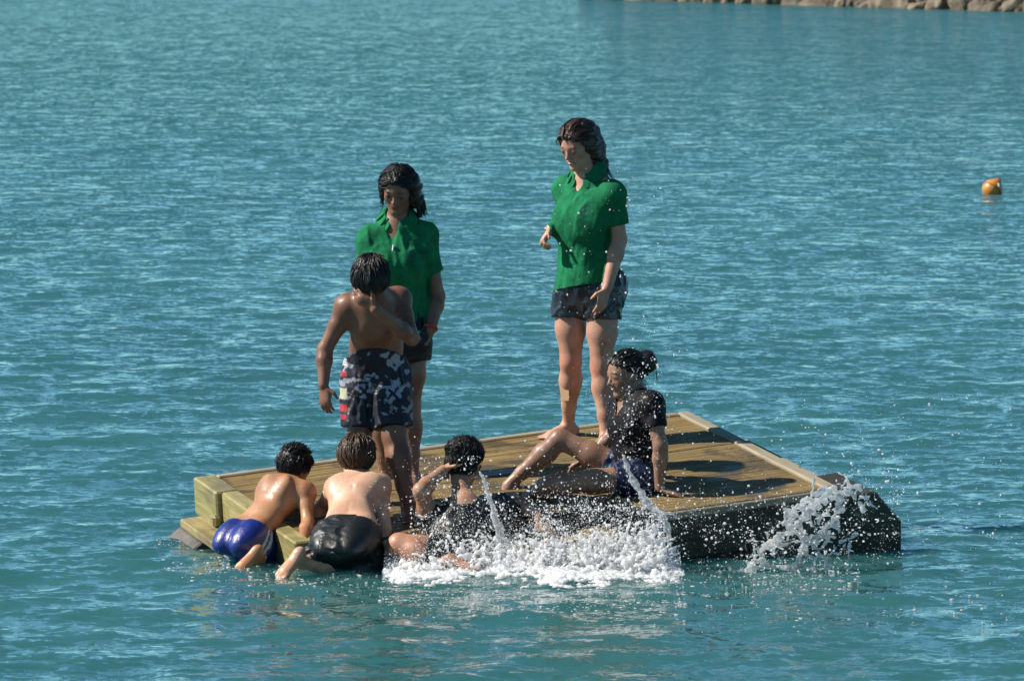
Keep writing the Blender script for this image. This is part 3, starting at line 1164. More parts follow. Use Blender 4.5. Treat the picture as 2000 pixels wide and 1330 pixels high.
# ============ woman in the green polo, standing at the far edge
def build_woman():
    Y = 25.1
    p = lambda x, y, d=0.0: at(x, y, Y + d)
    f = A3(-.60, -.80, 0)
    shA, shB = p(1106, 371, .09), p(1196, 381, -.10)
    neck, chest = p(1150, 346, .0), p(1142, 425, -.01)
    waist, pel = p(1143, 500, 0), p(1150, 558, 0)
    hipA, hipB = p(1114, 580, .06), p(1178, 582, -.04)
    knA, anA = p(1115, 706, .05), p(1110, 826, .16)
    knB, anB = p(1174, 716, -.06), p(1184, 848, -.11)
    elB, wrB = p(1209, 468, -.08), p(1186, 562, -.16)
    elA, wrA = p(1108, 462, .16), p(1076, 446, -.03)
    hd = Hd(p(1129, 284, -.05), A3(-.60, -.70, -.36), A3(-.22, -.3, .93), .222)
    s = .97
    P = torso(neck, shA, shB, chest, waist, pel, hipA, hipB, f, s, rc=.128, rw=.112, rh=.142)
    lat = unit(shB - shA)
    for sg in (-.055, .06):
        P.append(E(chest + f * .068 + lat * sg - A3(0, 0, .02), (f, lat, A3(0, 0, 1)), (.048, .07, .075), .05))
    P += arm(shB, elB, wrB, s, 1.0) + arm(shA, elA, wrA, s, .95)
    bk = -f
    P += leg(hipA, knA, anA, s, .95, bk, 1.02) + leg(hipB, knB, anB, s, .95, bk, 1.02)
    P += [E(pel - f * .05 + lat * sg, (f, lat, A3(0, 0, 1)), (.10, .09, .10), .05) for sg in (-.07, .07)]
    P += foot(anA, unit(A3(-.86, -.50, -.06)), A3(0, 0, 1), .225) + foot(anB, unit(A3(-.42, -.88, -.02)), A3(0, 0, 1), .225)
    P += hand(wrB, A3(-.28, -.12, -.95), A3(-.6, .55, 0), .165, -1, .18) + hand(wrA, A3(-.45, -.35, -.75), A3(.55, -.25, -.6), .155, 1, .75, thumb_in=.5)
    P += [C(neck, hd.p(-.10, 0, -.22), .052 * s, .050 * s, .02), C(neck + f * .02 + Zd * .01, hd.p(.0, 0, -.34), .03, .03, .03)]
    P += hd.prims(smile=1)
    root = person_root("young woman standing in a green polo shirt and glossy black shorts, smiling down", (anA + anB) / 2 - A3(0, 0, .06))
    sp = hd.tints(lip=(.85, .5, .5)) + [(knA + f * .05, .05, (1.0, .82, .78), .6), (knB + f * .05, .05, (1.0, .82, .78), .6)]
    g, Fb, body = build_body(root, P, SK_W, sp)
    eyes(root, hd, M_EYE, M_IRIS, (0, -.25))
    bm = bmesh.new()
    bmesh.ops.create_uvsphere(bm, u_segments=12, v_segments=8, radius=1)
    bmesh.ops.scale(bm, vec=(.03 * hd.H, .080 * hd.H, .016 * hd.H), verts=bm.verts)
    bm.transform(frame_matrix(hd.p(.367, 0, -.272), hd.F, hd.S, hd.U))
    adopt(root, bm_obj("teeth", bm, M_TEETH, smooth=True))
    # shirt
    hem = p(1128, 560, -.02)
    hn = unit(A3(.18, -.1, -1))
    hc = [(hem, hn)]
    sl = lambda a, b, t: [(a + (b - a) * t, unit(b - a))]
    low = pel + A3(-.02, 0, -.10)
    G = [C(chest, waist, .136, .122, .05, f, .74, hc), C(waist, low, .128, .166, .05, f, .80, hc), C(shA, shB, .040, .040, .04),
         C(neck + Zd * .03, chest, .072, .10, .05), C(shB, shB + (elB - shB) * 1.0, .046, .059, .03, cuts=sl(shB, elB, .66)),
         C(shA, shA + (elA - shA) * 1.0, .046, .058, .03, cuts=sl(shA, elA, .66)), C(shB, chest + (shB - chest) * .3, .044, .092, .04), C(shA, chest + (shA - chest) * .3, .044, .092, .04)]
    for sg in (-.055, .06):
        G.append(E(chest + f * .068 + lat * sg - A3(0, 0, .02), (f, lat, A3(0, 0, 1)), (.052, .078, .085), .06, cuts=hc))
    fl = crumple(3, .10, (1, 1, .34), .25)
    up = unit(hd.c - neck)
    vx = neck + f * .055
    subs = [C(neck + Zd * .005, neck + up * .15, .057, .075, .006, sub=True), C(vx + f * .03, chest + f * .12 + A3(0, 0, .075), .034, .008, .006, sub=True)]
    cr = chest + f * .10 + lat * .085 + A3(0, 0, .045)
    garment(root, "polo_shirt", g, Fb, G, M_POLO, .004, .006, fl, .0060, subs, tint=crest_tint(cr, A3(0, 0, 1), unit(lat - f * .3), .026))
    collar(root, neck + f * .010 + A3(0, 0, .008), f, up, .078, M_POLO, .060, .026)
    # shorts
    dn = lambda a, b: unit(b - a)
    hmA, hmB = hipA + (knA - hipA) * .30, hipB + (knB - hipB) * .30
    S_ = [C(pel + A3(0, 0, .03), pel, .110, .140, .04, f, .8), C(hipA, hipA + (knA - hipA) * .5, .088, .086, .04, cuts=[(hmA, dn(hipA, knA))]),
          C(hipB, hipB + (knB - hipB) * .5, .090, .090, .04, cuts=[(hmB, dn(hipB, knB))])]
    S_ += [E(pel - f * .05 + lat * sg, (f, lat, A3(0, 0, 1)), (.105, .095, .105), .05) for sg in (-.07, .07)]
    garment(root, "shorts", g, Fb, S_, M_SHORT_SAT, .004, .005, crumple(8, .07, (1, 1, .5), .5), .0070)
    # sticking plaster on the shin
    bm = box_mesh(.050, .004, .078, .0015)
    c = p(1104, 765, 0) 
    ax = knA + (anA - knA) * .49
    out = unit(A3(-.25, -1, 0))
    bm.transform(frame_matrix(ax + out * .0605 + A3(-.013, 0, 0), unit(np.cross(out, A3(0, 0, 1))), out, A3(0, 0, 1)))
    for v_ in bm.verts:      # wrapped round the shin
        w_ = np.array(v_.co) - ax
        h = w_.copy(); h[2] = 0
        d_ = np.linalg.norm(h)
        v_.co = Vector(ax + h / d_ * (.0600 + (.003 if d_ > .0605 else 0)) + A3(0, 0, w_[2]))
    adopt(root, bm_obj("sticking_plaster", bm, M_PLASTER))
    # bracelet
    V_, Q_ = tube_pts([wrA + A3(math.cos(a) * .028, math.sin(a) * .020, .004 * math.sin(a)) for a in np.linspace(0, 6.283, 17)], [.004] * 17, 5)
    adopt(root, mesh_obj("bracelet", V_, Q_, M_PLASTER, smooth=True))
    # long wet hair combed back and hanging behind the shoulder
    hl = lambda F_, S_, U_: U_ - np.interp(F_, [-.5, -.3, -.1, .06, .2, .38], [-.5, -.42, -.32, -.22, .14, .29])
    back = hd.p(-.33, -.10, -.20)
    b2 = p(1172, 325, .05)
    ex = [C(hd.p(-.30, 0, .12), back, .075, .06, .03), C(back, b2, .058, .040, .03), C(hd.p(-.08, -.27, .0), hd.p(-.16, -.27, -.34), .045, .028, .02),
          C(hd.p(-.06, .25, .0), hd.p(-.16, .24, -.30), .04, .022, .02), C(b2, p(1177, 352, .06), .036, .018, .02)]
    fw = lambda a, b, c: (-1.0, 1.2 * b, .15 if a > .1 else (-.25 if c > .2 else -1.1))
    lk = [([hd.p(-.1, -.33, -.05), hd.p(-.17, -.36, -.3), p(1180, 335, -.02), p(1190, 352, -.03)], .005, .0012, 5, .006),
          ([back, b2, p(1178, 345, .02), p(1184, 360, .02)], .007, .0015, 14, .014),
          ([hd.p(.27, .02, .40), hd.p(.33, .16, .37), hd.p(.31, .27, .26), hd.p(.24, .34, .12)], .0045, .001, 9, .007), ([hd.p(.27, -.02, .40), hd.p(.28, -.18, .36), hd.p(.18, -.32, .20), hd.p(.05, -.37, -.05)], .0045, .001, 9, .007),
          ([hd.p(.1, .30, .2), hd.p(.12, .36, 0), hd.p(.06, .36, -.22)], .004, .001, 7, .006)]
    hair(root, hd, M_HAIR_BRN, hl, fw, 900, (.07, .13), .0024, .004, lk, .012, extra=ex, seed=4, wave=.0055)


# ============ girl in the green polo behind the tall boy
def build_girl():
    Y = 24.55
    p = lambda x, y, d=0.0: at(x, y, Y + d)
    f = unit(A3(-.22, -.97, 0))
    shA, shB = p(727, 470, -.0), p(826, 462, .02)
    neck, chest = p(778, 436, .03), p(778, 512, .01)
    waist, pel = p(778, 590, .03), p(778, 650, .03)
    hipA, hipB = p(756, 668, .02), p(802, 668, .03)
    knA, anA = p(744, 800, .0), p(752, 926, .03)
    knB, anB = p(800, 795, .0), p(806, 922, -.05)
    elA, wrA = p(708, 565, .06), p(752, 640, -.04)
    elB, wrB = p(853, 578, .06), p(840, 645, -.05)
    hd = Hd(p(778, 371, -.03), A3(-.20, -.88, -.36), A3(.02, -.3, .95), .212)
    s = .93
    lat = unit(shB - shA)
    P = torso(neck, shA, shB, chest, waist, pel, hipA, hipB, f, s, rc=.135, rw=.122, rh=.145)
    for sg in (-.06, .06):
        P.append(E(chest + f * .07 + lat * sg - A3(0, 0, .02), (f, lat, A3(0, 0, 1)), (.055, .065, .065), .04))
    P += arm(shA, elA, wrA, s) + arm(shB, elB, wrB, s, 1.08)
    P += leg(hipA, knA, anA, s, 1.0, -f) + leg(hipB, knB, anB, s, 1.0, -f)
    P += foot(anA, A3(.25, -.96, -.02), A3(0, 0, 1), .215) + foot(anB, A3(.02, -1, -.02), A3(0, 0, 1), .215)
    P += hand(wrB, A3(-.42, -.25, -.85), A3(-.4, .8, 0), .15, -1, .3) + hand(wrA, A3(.5, -.3, -.7), A3(.3, .8, 0), .15, 1, .35)
    P += [C(neck, hd.p(-.08, 0, -.25), .05, .048, .02), C(neck + f * .02 + Zd * .01, hd.p(.0, 0, -.34), .03, .03, .03)]
    P += hd.prims()
    root = person_root("dark haired girl standing in a green polo shirt, looking down behind a bent boy", (anA + anB) / 2 - A3(0, 0, .06))
    g, Fb, body = build_body(root, P, SK_G, hd.tints(lip=(.9, .55, .55)))
    eyes(root, hd, M_EYE, M_IRIS, (0, -.35))
    hem = p(778, 652, 0)
    hc = [(hem, unit(A3(.02, 0, -1)))]
    sl = lambda a, b, t: [(a + (b - a) * t, unit(b - a))]
    low = pel + A3(0, 0, -.08)
    G = [C(chest, waist, .138, .122, .05, f, .72, hc), C(waist, low, .122, .140, .05, f, .78, hc), C(shA, shB, .043, .043, .04), C(neck + Zd * .03, chest, .072, .10, .05),
         C(shB, elB, .046, .061, .03, cuts=sl(shB, elB, .60)), C(shA, elA, .048, .064, .03, cuts=sl(shA, elA, .60)),
         C(shB, chest + (shB - chest) * .3, .066, .10, .05), C(shA, chest + (shA - chest) * .3, .066, .10, .05)]
    for sg in (-.06, .06):
        G.append(E(chest + f * .07 + lat * sg - A3(0, 0, .02), (f, lat, A3(0, 0, 1)), (.058, .07, .075), .05, cuts=hc))
    up = unit(hd.c - neck)
    subs = [C(neck + Zd * .005, neck + up * .15, .056, .074, .006, sub=True), C(neck + f * .085 - lat * .01, chest + f * .12 + A3(0, 0, .085), .036, .010, .006, sub=True)]
    cr = chest + f * .105 + lat * .085 + A3(0, 0, .03)
    garment(root, "polo_shirt", g, Fb, G, M_POLO, .004, .006, crumple(13, .095, (1, 1, .38), .25), .0062, subs, tint=crest_tint(cr, A3(0, 0, 1), lat, .025))
    collar(root, neck + f * .010 + A3(0, 0, .006), f, up, .076, M_POLO, .058, .027)
    q = chest + f * .118 + A3(0, 0, .062) + lat * .002
    V_, Q_ = tube_pts([q + A3(.004, 0, .03), q + A3(.0, -.004, .0), q + A3(-.003, -.004, -.032)], [.004, .0045, .004], 5)
    adopt(root, mesh_obj("placket_cord", V_, Q_, M_TRIM, smooth=True))
    hmA, hmB = hipA + (knA - hipA) * .28, hipB + (knB - hipB) * .28
    S_ = [C(waist + A3(0, 0, -.06), pel, .125, .150, .04, f, .8), C(hipA, hipA + (knA - hipA) * .5, .095, .095, .04, cuts=[(hmA, unit(knA - hipA))]),
          C(hipB, hipB + (knB - hipB) * .5, .098, .098, .04, cuts=[(hmB, unit(knB - hipB))])]
    garment(root, "shorts", g, Fb, S_, M_DKSHORT, .004, .005, waves3(9, 12, .06), .003)
    wd = unit(wrB - elB)
    a1 = unit(np.cross(wd, A3(0, 1, 0)))
    a2 = np.cross(wd, a1)
    wc = wrB - wd * .012
    V_, Q_ = tube_pts([wc + (a1 * math.cos(a) + a2 * math.sin(a)) * .031 for a in np.linspace(0, 6.283, 19)], [.0075] * 19, 6)
    adopt(root, mesh_obj("wristband", V_, Q_, M_BAND_RED, smooth=True))
    hl = lambda F_, S_, U_: U_ - np.interp(F_, [-.5, -.3, -.1, .06, .2, .38], [-.5, -.42, -.34, -.24, .12, .30])
    ex = [C(hd.p(-.05, -.30, .15), hd.p(-.02, -.40, -.26), .048, .030, .03), C(hd.p(-.02, .27, .15), hd.p(.02, .33, -.20), .036, .018, .03),
          C(hd.p(-.3, 0, .1), hd.p(-.3, 0, -.4), .07, .055, .03), C(hd.p(-.2, -.24, 0), hd.p(-.18, -.36, -.40), .05, .03, .03)]
    fw = lambda a, b, c: (-.5, 2.2 * b, -.1) if a > .12 else (-.2, 1.4 * b, -1.0)
    lk = []
    r = np.random.default_rng(77)
    for i in range(16):
        t = i / 15
        x0 = -.30 - .08 * t
        lk.append(([hd.p(.12 - .4 * t, x0, .12), hd.p(.10 - .36 * t, x0 - .10, -.15), hd.p(.06 - .3 * t, x0 - .17, -.40 + r.uniform(-.06, .06)),
                    hd.p(.04 - .28 * t, x0 - .17 - r.uniform(-.04, .1), -.58 - r.uniform(0, .14))], .0055, .0011, 4, .006))
    for i in range(6):
        lk.append(([hd.p(.15 - .05 * i, .30, .12), hd.p(.14 - .05 * i, .36, -.15), hd.p(.12 - .05 * i, .37 + r.uniform(-.02, .05), -.42)], .0045, .001, 3, .005))
    hair(root, hd, M_HAIR_BLK, hl, fw, 800, (.06, .12), .0024, .005, lk, .014, extra=ex, seed=6, wave=.006)


# ============ boy standing bent over, one hand at his face
def build_bent_boy():
    Y = 23.95
    p = lambda x, y, d=0.0: at(x, y, Y + d)
    f = unit(A3(-.08, -.86, -.40))
    shA, shB = p(678, 600, -.05), p(779, 586, .0)
    neck, chest = p(730, 580, -.10), p(733, 632, -.02)
    waist, pel = p(735, 672, .08), p(735, 718, .13)
    hipA, hipB = p(706, 738, .12), p(764, 738, .10)
    knA, anA = p(702, 850, .08), p(704, 958, .12)
    knB, anB = p(770, 852, .0), p(797, 984, -.12)
    elA, wrA = p(634, 684, -.04), p(632, 752, -.10)
    elB, wrB = p(804, 660, -.18), p(733, 604, -.36)
    hd = Hd(p(724, 548, -.27), A3(-.10, -.66, -.74), A3(0, -.75, .66), .218)
    s = .93
    lat = unit(shB - shA)
    P = torso(neck, shA, shB, chest, waist, pel, hipA, hipB, f, s, rc=.128, rw=.126, rh=.134, q=.72, fat=.62)
    P += arm(shA, elA, wrA, s, .96) + arm(shB, elB, wrB, s, .95)
    P += leg(hipA, knA, anA, s, 1.08, A3(0, 1, 0)) + leg(hipB, knB, anB, s, 1.10, A3(0, 1, 0))
    P += foot(anA, A3(-.05, -.99, -.08), A3(0, 0, 1), .215) + foot(anB, A3(.12, -.98, -.10), A3(0, 0, 1), .215)
    P += hand(wrA, A3(.10, -.15, -1), A3(.55, .8, 0), .155, 1, .28) 
    P += hand(wrB, A3(-.80, .12, .55), A3(.15, .85, .45), .155, -1, .22, curls=[.25, .22, .22, .28])
    P += [C(neck, hd.p(-.25, 0, -.12), .052, .052, .02)]
    P += hd.prims()
    root = person_root("bare chested boy in patterned board shorts bending forward with one hand at his face", (anA + anB) / 2 - A3(0, 0, .06))
    sp = hd.tints(lip=(.9, .6, .6)) + [(chest + f * .11 + lat * sg, .016, (.55, .45, .45), .4) for sg in (-.075, .075)]
    g, Fb, body = build_body(root, P, SK_S, sp)
    # board shorts
    hmA, hmB = hipA + (knA - hipA) * .86, hipB + (knB - hipB) * .86
    wc = p(735, 708, .1)
    wcut = [(wc + A3(0, 0, .012), unit(A3(0, .45, 1)))]
    S_ = [C(waist + A3(0, 0, .02), pel, .140, .142, .04, A3(0, 1, 0), .82, wcut), C(hipA, knA, .097, .080, .035, cuts=[(hmA, unit(knA - hipA))] + wcut),
          C(hipB, knB, .097, .080, .035, cuts=[(hmB, unit(knB - hipB))] + wcut)]
    base_c = pel

    def tint(V):
        # the cloth's own print: dark ground, pale splashes with palm silhouettes, yellow blots, red side stripes, crosses and bars
        x = (V - base_c) @ A3(1, 0, 0)
        z = (V - base_c) @ A3(0, 0, 1)
        y = (V - base_c) @ A3(0, 1, 0)
        n1 = waves3(21, 16, .075)(V[:, 0], V[:, 1] * .5, V[:, 2])
        n2 = waves3(22, 16, .030)(V[:, 0], V[:, 1] * .5, V[:, 2])
        n3 = waves3(23, 16, .045)(V[:, 0], V[:, 1] * .5, V[:, 2])
        col = np.tile(np.array([.012, .013, .028]), (len(V), 1))
        pale = (n1 + .35 * n2) > .58
        col[pale] = (.30, .31, .36)
        yel = (n3 + .3 * n2 > 1.5) & ~pale
        col[yel] = (.20, .17, .06)
        # palm silhouettes: a trunk and radiating fronds
        for cx, cz, R in ((-.085, -.13, .055), (.02, -.10, .045), (.085, -.175, .055), (-.04, -.215, .05), (.06, -.04, .045), (-.06, -.03, .04)):
            dx, dz = x - cx, z - cz
            rad = np.hypot(dx, dz)
            ang = np.arctan2(dz, dx)
            fr = (np.cos(ang * 7 + cx * 90) > .1 + rad / R * .8) & (rad < R)
            tr = (np.abs(dx + dz * .25) < .006) & (dz < 0) & (dz > -R * 1.8)
            col[(fr | tr) & (y < .2)] = (.010, .010, .014)
        fr_ = y < .05
        for cx, cz, a in ((.082, -.108, .028), (-.055, -.100, .022)):
            dx, dz = x - cx, z - cz
            m = (np.minimum(np.abs(dx - dz), np.abs(dx + dz)) < .0085) & (np.abs(dx) < a) & (np.abs(dz) < a) & fr_
            halo = (np.hypot(dx, dz) < a * (1.35 + .35 * n2 + .25 * n3)) & fr_
            col[halo & ~m] = (.29, .30, .43)
            col[m] = (.008, .008, .010)
        for cx, cz in ((-.065, -.062), (.042, -.066)):
            m = (np.abs(x - cx) < .032) & (np.abs(z - cz) < .006) & fr_
            h = (np.hypot((x - cx) * .55, z - cz + .006) < .016 + .005 * n2 + .004 * n1) & fr_
            col[h & ~m] = (.27, .28, .41)
            col[m] = (.010, .010, .014)
        sd = x < -.137
        for z0, z1 in ((-.035, -.010), (-.200, -.165), (-.235, -.215)):
            col[sd & (z > z0) & (z < z1)] = (.42, .025, .045)
        for z0 in (.020, .032, .044):
            col[sd & (np.abs(z - z0) < .004)] = (.6, .6, .62)
        col[(x < -.135) & (z < -.09) & (z > -.14)] = (.45, .45, .30)
        return col
    garment(root, "board_shorts", g, Fb, S_, M_BOARD, .006, .006, crumple(31, .085, (1, 1, .5), .4), .0055, tint=tint)
    hair(root, hd, M_HAIR_BLK, short_line, lambda a, b, c: (.9, .9 * b, -.5), 700, (.04, .07), .0024, .004, (), .012, seed=12, wave=.002)


# ============ girl sitting on the deck
def build_seated_girl():
    Y = 24.12
    p = lambda x, y, d=0.0: at(x, y, Y + d)
    f = unit(A3(-.88, -.47, 0))
    shA, shB = p(1216, 788, .13), p(1272, 790, -.10)
    neck, chest = p(1238, 776, .03), p(1240, 832, .02)
    waist, pel = p(1240, 886, .02), p(1246, 930, .02)
    hipA, hipB = p(1220, 918, .10), p(1240, 934, -.06)
    knA, anA = p(1093, 857, .14), p(992, 948, .14)
    knB, anB = p(1080, 946, -.16), p(1030, 968, .02)
    elB, wrB = p(1290, 872, -.16), p(1288, 950, -.14)
    elA, wrA = p(1196, 850, .24), p(1150, 895, .2)
    hd = Hd(p(1222, 730, .02), A3(-.86, -.44, -.16), A3(-.12, -.05, 1), .212)
    s = .86
    lat = unit(shB - shA)
    P = torso(neck, shA, shB, chest, waist, pel, hipA, hipB, f, s, rc=.120, rw=.106, rh=.140)
    for sg in (-.05, .05):
        P.append(E(chest + f * .052 + lat * sg, (f, lat, A3(0, 0, 1)), (.036, .05, .055), .05))
    P += arm(shB, elB, wrB, s, .98) + arm(shA, elA, wrA, s, .98)
    P += leg(hipA, knA, anA, s, .97, A3(.5, 0, -.85), .9) + leg(hipB, knB, anB, s, .96, A3(.3, -.2, -.9), .9)
    P += foot(anA, A3(-.80, -.2, -.42), A3(-.45, 0, .9), .20) + foot(anB, A3(-.55, -.75, .15), A3(-.5, .1, .8), .20)
    P += hand(wrB + A3(0, 0, -.012), unit(A3(.93, -.16, -.26)), A3(.15, .0, -1), .155, 1, .06, .09) + hand(wrA, A3(-.8, .2, -.4), A3(0, 0, -1), .15, -1, .3)
    P += [C(neck, hd.p(-.14, 0, -.22), .045, .043, .02), C(neck + f * .02, hd.p(.0, 0, -.34), .028, .03, .03)]
    P += hd.prims(smile=.6)
    root = person_root("girl with her hair in a bun sitting on the deck, propped on one arm", pel - A3(0, 0, .12))
    g, Fb, body = build_body(root, P, SK_T, hd.tints(lip=(.9, .5, .5)))
    eyes(root, hd, M_EYE, M_IRIS, (0, -.1))
    bm = bmesh.new()
    bmesh.ops.create_uvsphere(bm, u_segments=12, v_segments=8, radius=1)
    bmesh.ops.scale(bm, vec=(.03 * hd.H, .075 * hd.H, .013 * hd.H), verts=bm.verts)
    bm.transform(frame_matrix(hd.p(.366, 0, -.272), hd.F, hd.S, hd.U))
    adopt(root, bm_obj("teeth", bm, M_TEETH, smooth=True))
    sl = lambda a, b, t: [(a + (b - a) * t, unit(b - a))]
    hn = unit(A3(-.35, -.1, -1))
    hem = p(1235, 925, 0) + A3(0, 0, -.02)
    hc = [(hem, hn)]
    G = [C(chest, waist, .110, .100, .05, f, .78, hc), C(waist, pel, .104, .128, .05, f, .82, hc), C(shA, shB, .042, .042, .05), C(neck + Zd * .03, chest, .06, .085, .05),
         C(shB, elB, .047, .050, .03, cuts=sl(shB, elB, .55)), C(shA, elA, .047, .050, .03, cuts=sl(shA, elA, .55)),
         C(shB, chest + (shB - chest) * .3, .047, .078, .05), C(shA, chest + (shA - chest) * .3, .047, .078, .05)]
    for sg in (-.05, .05):
        G.append(E(chest + f * .056 + lat * sg, (f, lat, A3(0, 0, 1)), (.040, .055, .062), .05))
    up = unit(hd.c - neck)
    subs = [C(neck + Zd * .012, neck + up * .13, .053, .068, .006, sub=True), C(neck + f * .05, chest + f * .10 + A3(0, 0, .05), .040, .008, .006, sub=True)]
    garment(root, "black_top", g, Fb, G, M_TOP, .004, .006, crumple(43, .065, (1, 1, .6), .4), .0048, subs)
    # gathered waistband
    pts_ = [waist + A3(0, 0, .008) + f * math.cos(a) * .090 + lat * math.sin(a) * .108 for a in np.linspace(0, 6.283, 25)]
    V_, Q_ = tube_pts(pts_, [.013] * 25, 8)
    adopt(root, mesh_obj("waistband", V_, Q_, M_TOP, smooth=True))
    hmA, hmB = hipA + (knA - hipA) * .30, hipB + (knB - hipB) * .26
    S_ = [C(pel + A3(0, 0, .05), pel, .115, .138, .04, f, .85), C(hipA, hipA + (knA - hipA) * .6, .084, .076, .04, cuts=[(hmA, unit(knA - hipA))]),
          C(hipB, hipB + (knB - hipB) * .6, .084, .076, .04, cuts=[(hmB, unit(knB - hipB))])]

    def tint(V):
        a = waves3(51, 14, .028)(V[:, 0], V[:, 1], V[:, 2])
        c = np.tile(np.array([.010, .017, .055]), (len(V), 1))
        c[a > .95] = (.08, .11, .20)
        c[a < -1.0] = (.008, .009, .03)
        return c
    garment(root, "shorts", g, Fb, S_, M_PRINT, .004, .005, waves3(52, 12, .05), .003, tint=tint)
    hl = lambda F_, S_, U_: U_ - np.interp(F_, [-.5, -.32, -.1, .06, .2, .36], [-.26, -.22, -.10, .02, .16, .27])
    bun = hd.p(-.54, 0, .16)
    ex = [E(bun, (hd.F, hd.S, hd.U), (.055, .062, .058), .008), C(hd.p(-.3, 0, .18), bun, .05, .04, .02)]
    fw = lambda a, b, c: (-1.0, -.2 * b, .25)
    r = np.random.default_rng(5)
    lk = [([hd.p(-.25, sg * .2, -.12), hd.p(-.34, sg * .22, -.30), hd.p(-.33 + r.uniform(-.1, .05), sg * .2, -.48)], .0022, .0008, 3, .005) for sg in (1, -1, .6, -.6)]
    lk += [([bun + A3(0, 0, -.02), bun + A3(.045, -.02, -.03), bun + A3(.05, -.02, -.09)], .0022, .0008, 4, .008)]
    lk += [([bun + hd.F * .05 * math.cos(a) + hd.U * .05 * math.sin(a), bun + hd.S * -.052 + hd.U * .02, bun - hd.F * .05 * math.cos(a + .8) - hd.U * .05 * math.sin(a + .8)], .006, .004, 4, .006) for a in np.linspace(0, 5, 7)]
    hair(root, hd, M_HAIR_BLK, hl, fw, 480, (.06, .10), .0022, .003, lk, .007, extra=ex, seed=9, wave=.0025)


# ============ three boys climbing up the near side
def build_boy_navy():
    p = lambda x, y, Y: at(x, y, Y)
    neck, chest = p(566, 946, 23.92), p(545, 972, 23.86)
    waist, pel = p(508, 1022, 23.76), p(486, 1054, 23.70)
    shA, shB = p(534, 958, 23.98), p(596, 962, 23.82)
    hipA, hipB = p(466, 1060, 23.78), p(506, 1066, 23.66)
    knA, anA = p(478, 1116, 23.86), p(466, 1130, 23.50)
    knB, anB = p(520, 1108, 23.80), p(500, 1084, 23.46)
    elB, wrB = p(601, 1020, 23.72), p(590, 1058, 23.48)
    elA, wrA = p(590, 985, 24.05), p(615, 1010, 23.95)
    hd = Hd(p(577, 910, 23.96), A3(.55, .80, -.12), A3(.12, .05, 1), .185)
    s = .72
    f = unit(A3(.62, .55, -.55))
    lat = unit(shB - shA)
    P = torso(neck, shA, shB, chest, waist, pel, hipA, hipB, f, s, rc=.150, rw=.128, rh=.150, q=.68)
    P += arm(shB, elB, wrB, s, .98) + arm(shA, elA, wrA, s, .98)
    P += leg(hipA, knA, anA, s, 1.0) + leg(hipB, knB, anB, s, 1.0)
    bkv = -f
    P += [E(pel + bkv * .045 + lat * sg, (bkv, lat, A3(0, 0, 1)), (.085, .075, .085), .03) for sg in (-.058, .058)]
    P += foot(anB, unit(A3(-.62, -.25, -.72)), A3(.1, .85, -.3), .185) + foot(anA, unit(A3(-.5, -.4, -.75)), A3(.1, .85, -.3), .185)
    P += hand(wrB, A3(.15, -.15, -.95), A3(.4, .5, -.5), .13, 1, .4) + hand(wrA, A3(.8, .1, -.4), A3(0, .1, -1), .13, 1, .2)
    P += [C(neck, hd.p(-.12, 0, -.3), .042, .043, .02)]
    # shoulder blades and spine
    for sg in (-.055, .055):
        P.append(E(chest + bkv * .066 + lat * sg * 1.15 + unit(neck - waist) * .03, (bkv, lat, unit(neck - waist)), (.020, .035, .055), .05))
    P.append(C(chest + bkv * .098, waist + bkv * .088, .004, .004, .012, sub=True))
    P += hd.prims()
    root = person_root("small boy in navy blue trunks climbing the side step on his knees", pel - A3(0, 0, .16))
    sp = [(anB + A3(-.06, -.03, -.07), .10, (1.25, 1.05, .9), .5)]
    g, Fb, body = build_body(root, P, SK_A, sp)
    hmA, hmB = hipA + (knA - hipA) * .75, hipB + (knB - hipB) * .72
    wn_ = unit(waist - pel)
    wcut = [(pel + wn_ * .045, wn_)]
    S_ = [C(waist, pel, .105, .114, .03, f, .78, wcut), C(hipA, knA, .078, .070, .03, cuts=[(hmA, unit(knA - hipA))] + wcut), C(hipB, knB, .083, .074, .03, cuts=[(hmB, unit(knB - hipB))] + wcut)]
    S_ += [E(pel + bkv * .045 + lat * sg, (bkv, lat, A3(0, 0, 1)), (.080, .068, .084), .016, cuts=wcut) for sg in (-.060, .060)]
    ctr = pel

    def tint(V):
        c = np.ones((len(V), 3))
        d = (V - ctr) @ lat
        w = (V - ctr) @ bkv
        st = (np.abs(w - .012) < .006) | (np.abs(w + .010) < .006)
        m = (np.abs(d) > .095) & st
        c[m] = (55, 26, 3.4)
        return c
    garment(root, "swim_trunks", g, Fb, S_, M_SHORT_NVY, .003, .004, crumple(61, .055, (1, 1, .6), .5), .0030, (), tint)
    # gathered waistband
    pts_ = []
    for a in np.linspace(0, 6.283, 41):
        pts_.append(pel + wn_ * .038 + f * math.cos(a) * .092 + lat * math.sin(a) * .114)
    V_, Q_ = tube_pts(pts_, [.0085 + .0022 * math.sin(i * 2.6) for i in range(41)], 7)
    o = mesh_obj("waistband", V_, Q_, M_SHORT_NVY, smooth=True)
    set_tint(o, np.ones((len(V_), 3)))
    adopt(root, o)
    hair(root, hd, M_HAIR_BLK, short_line, lambda a, b, c: (-.4, 0, -1.0) if c < .3 else (.3, 0, .2), 620, (.025, .045), .0022, .004, (), .012, spike=.010, seed=21, wave=.002)


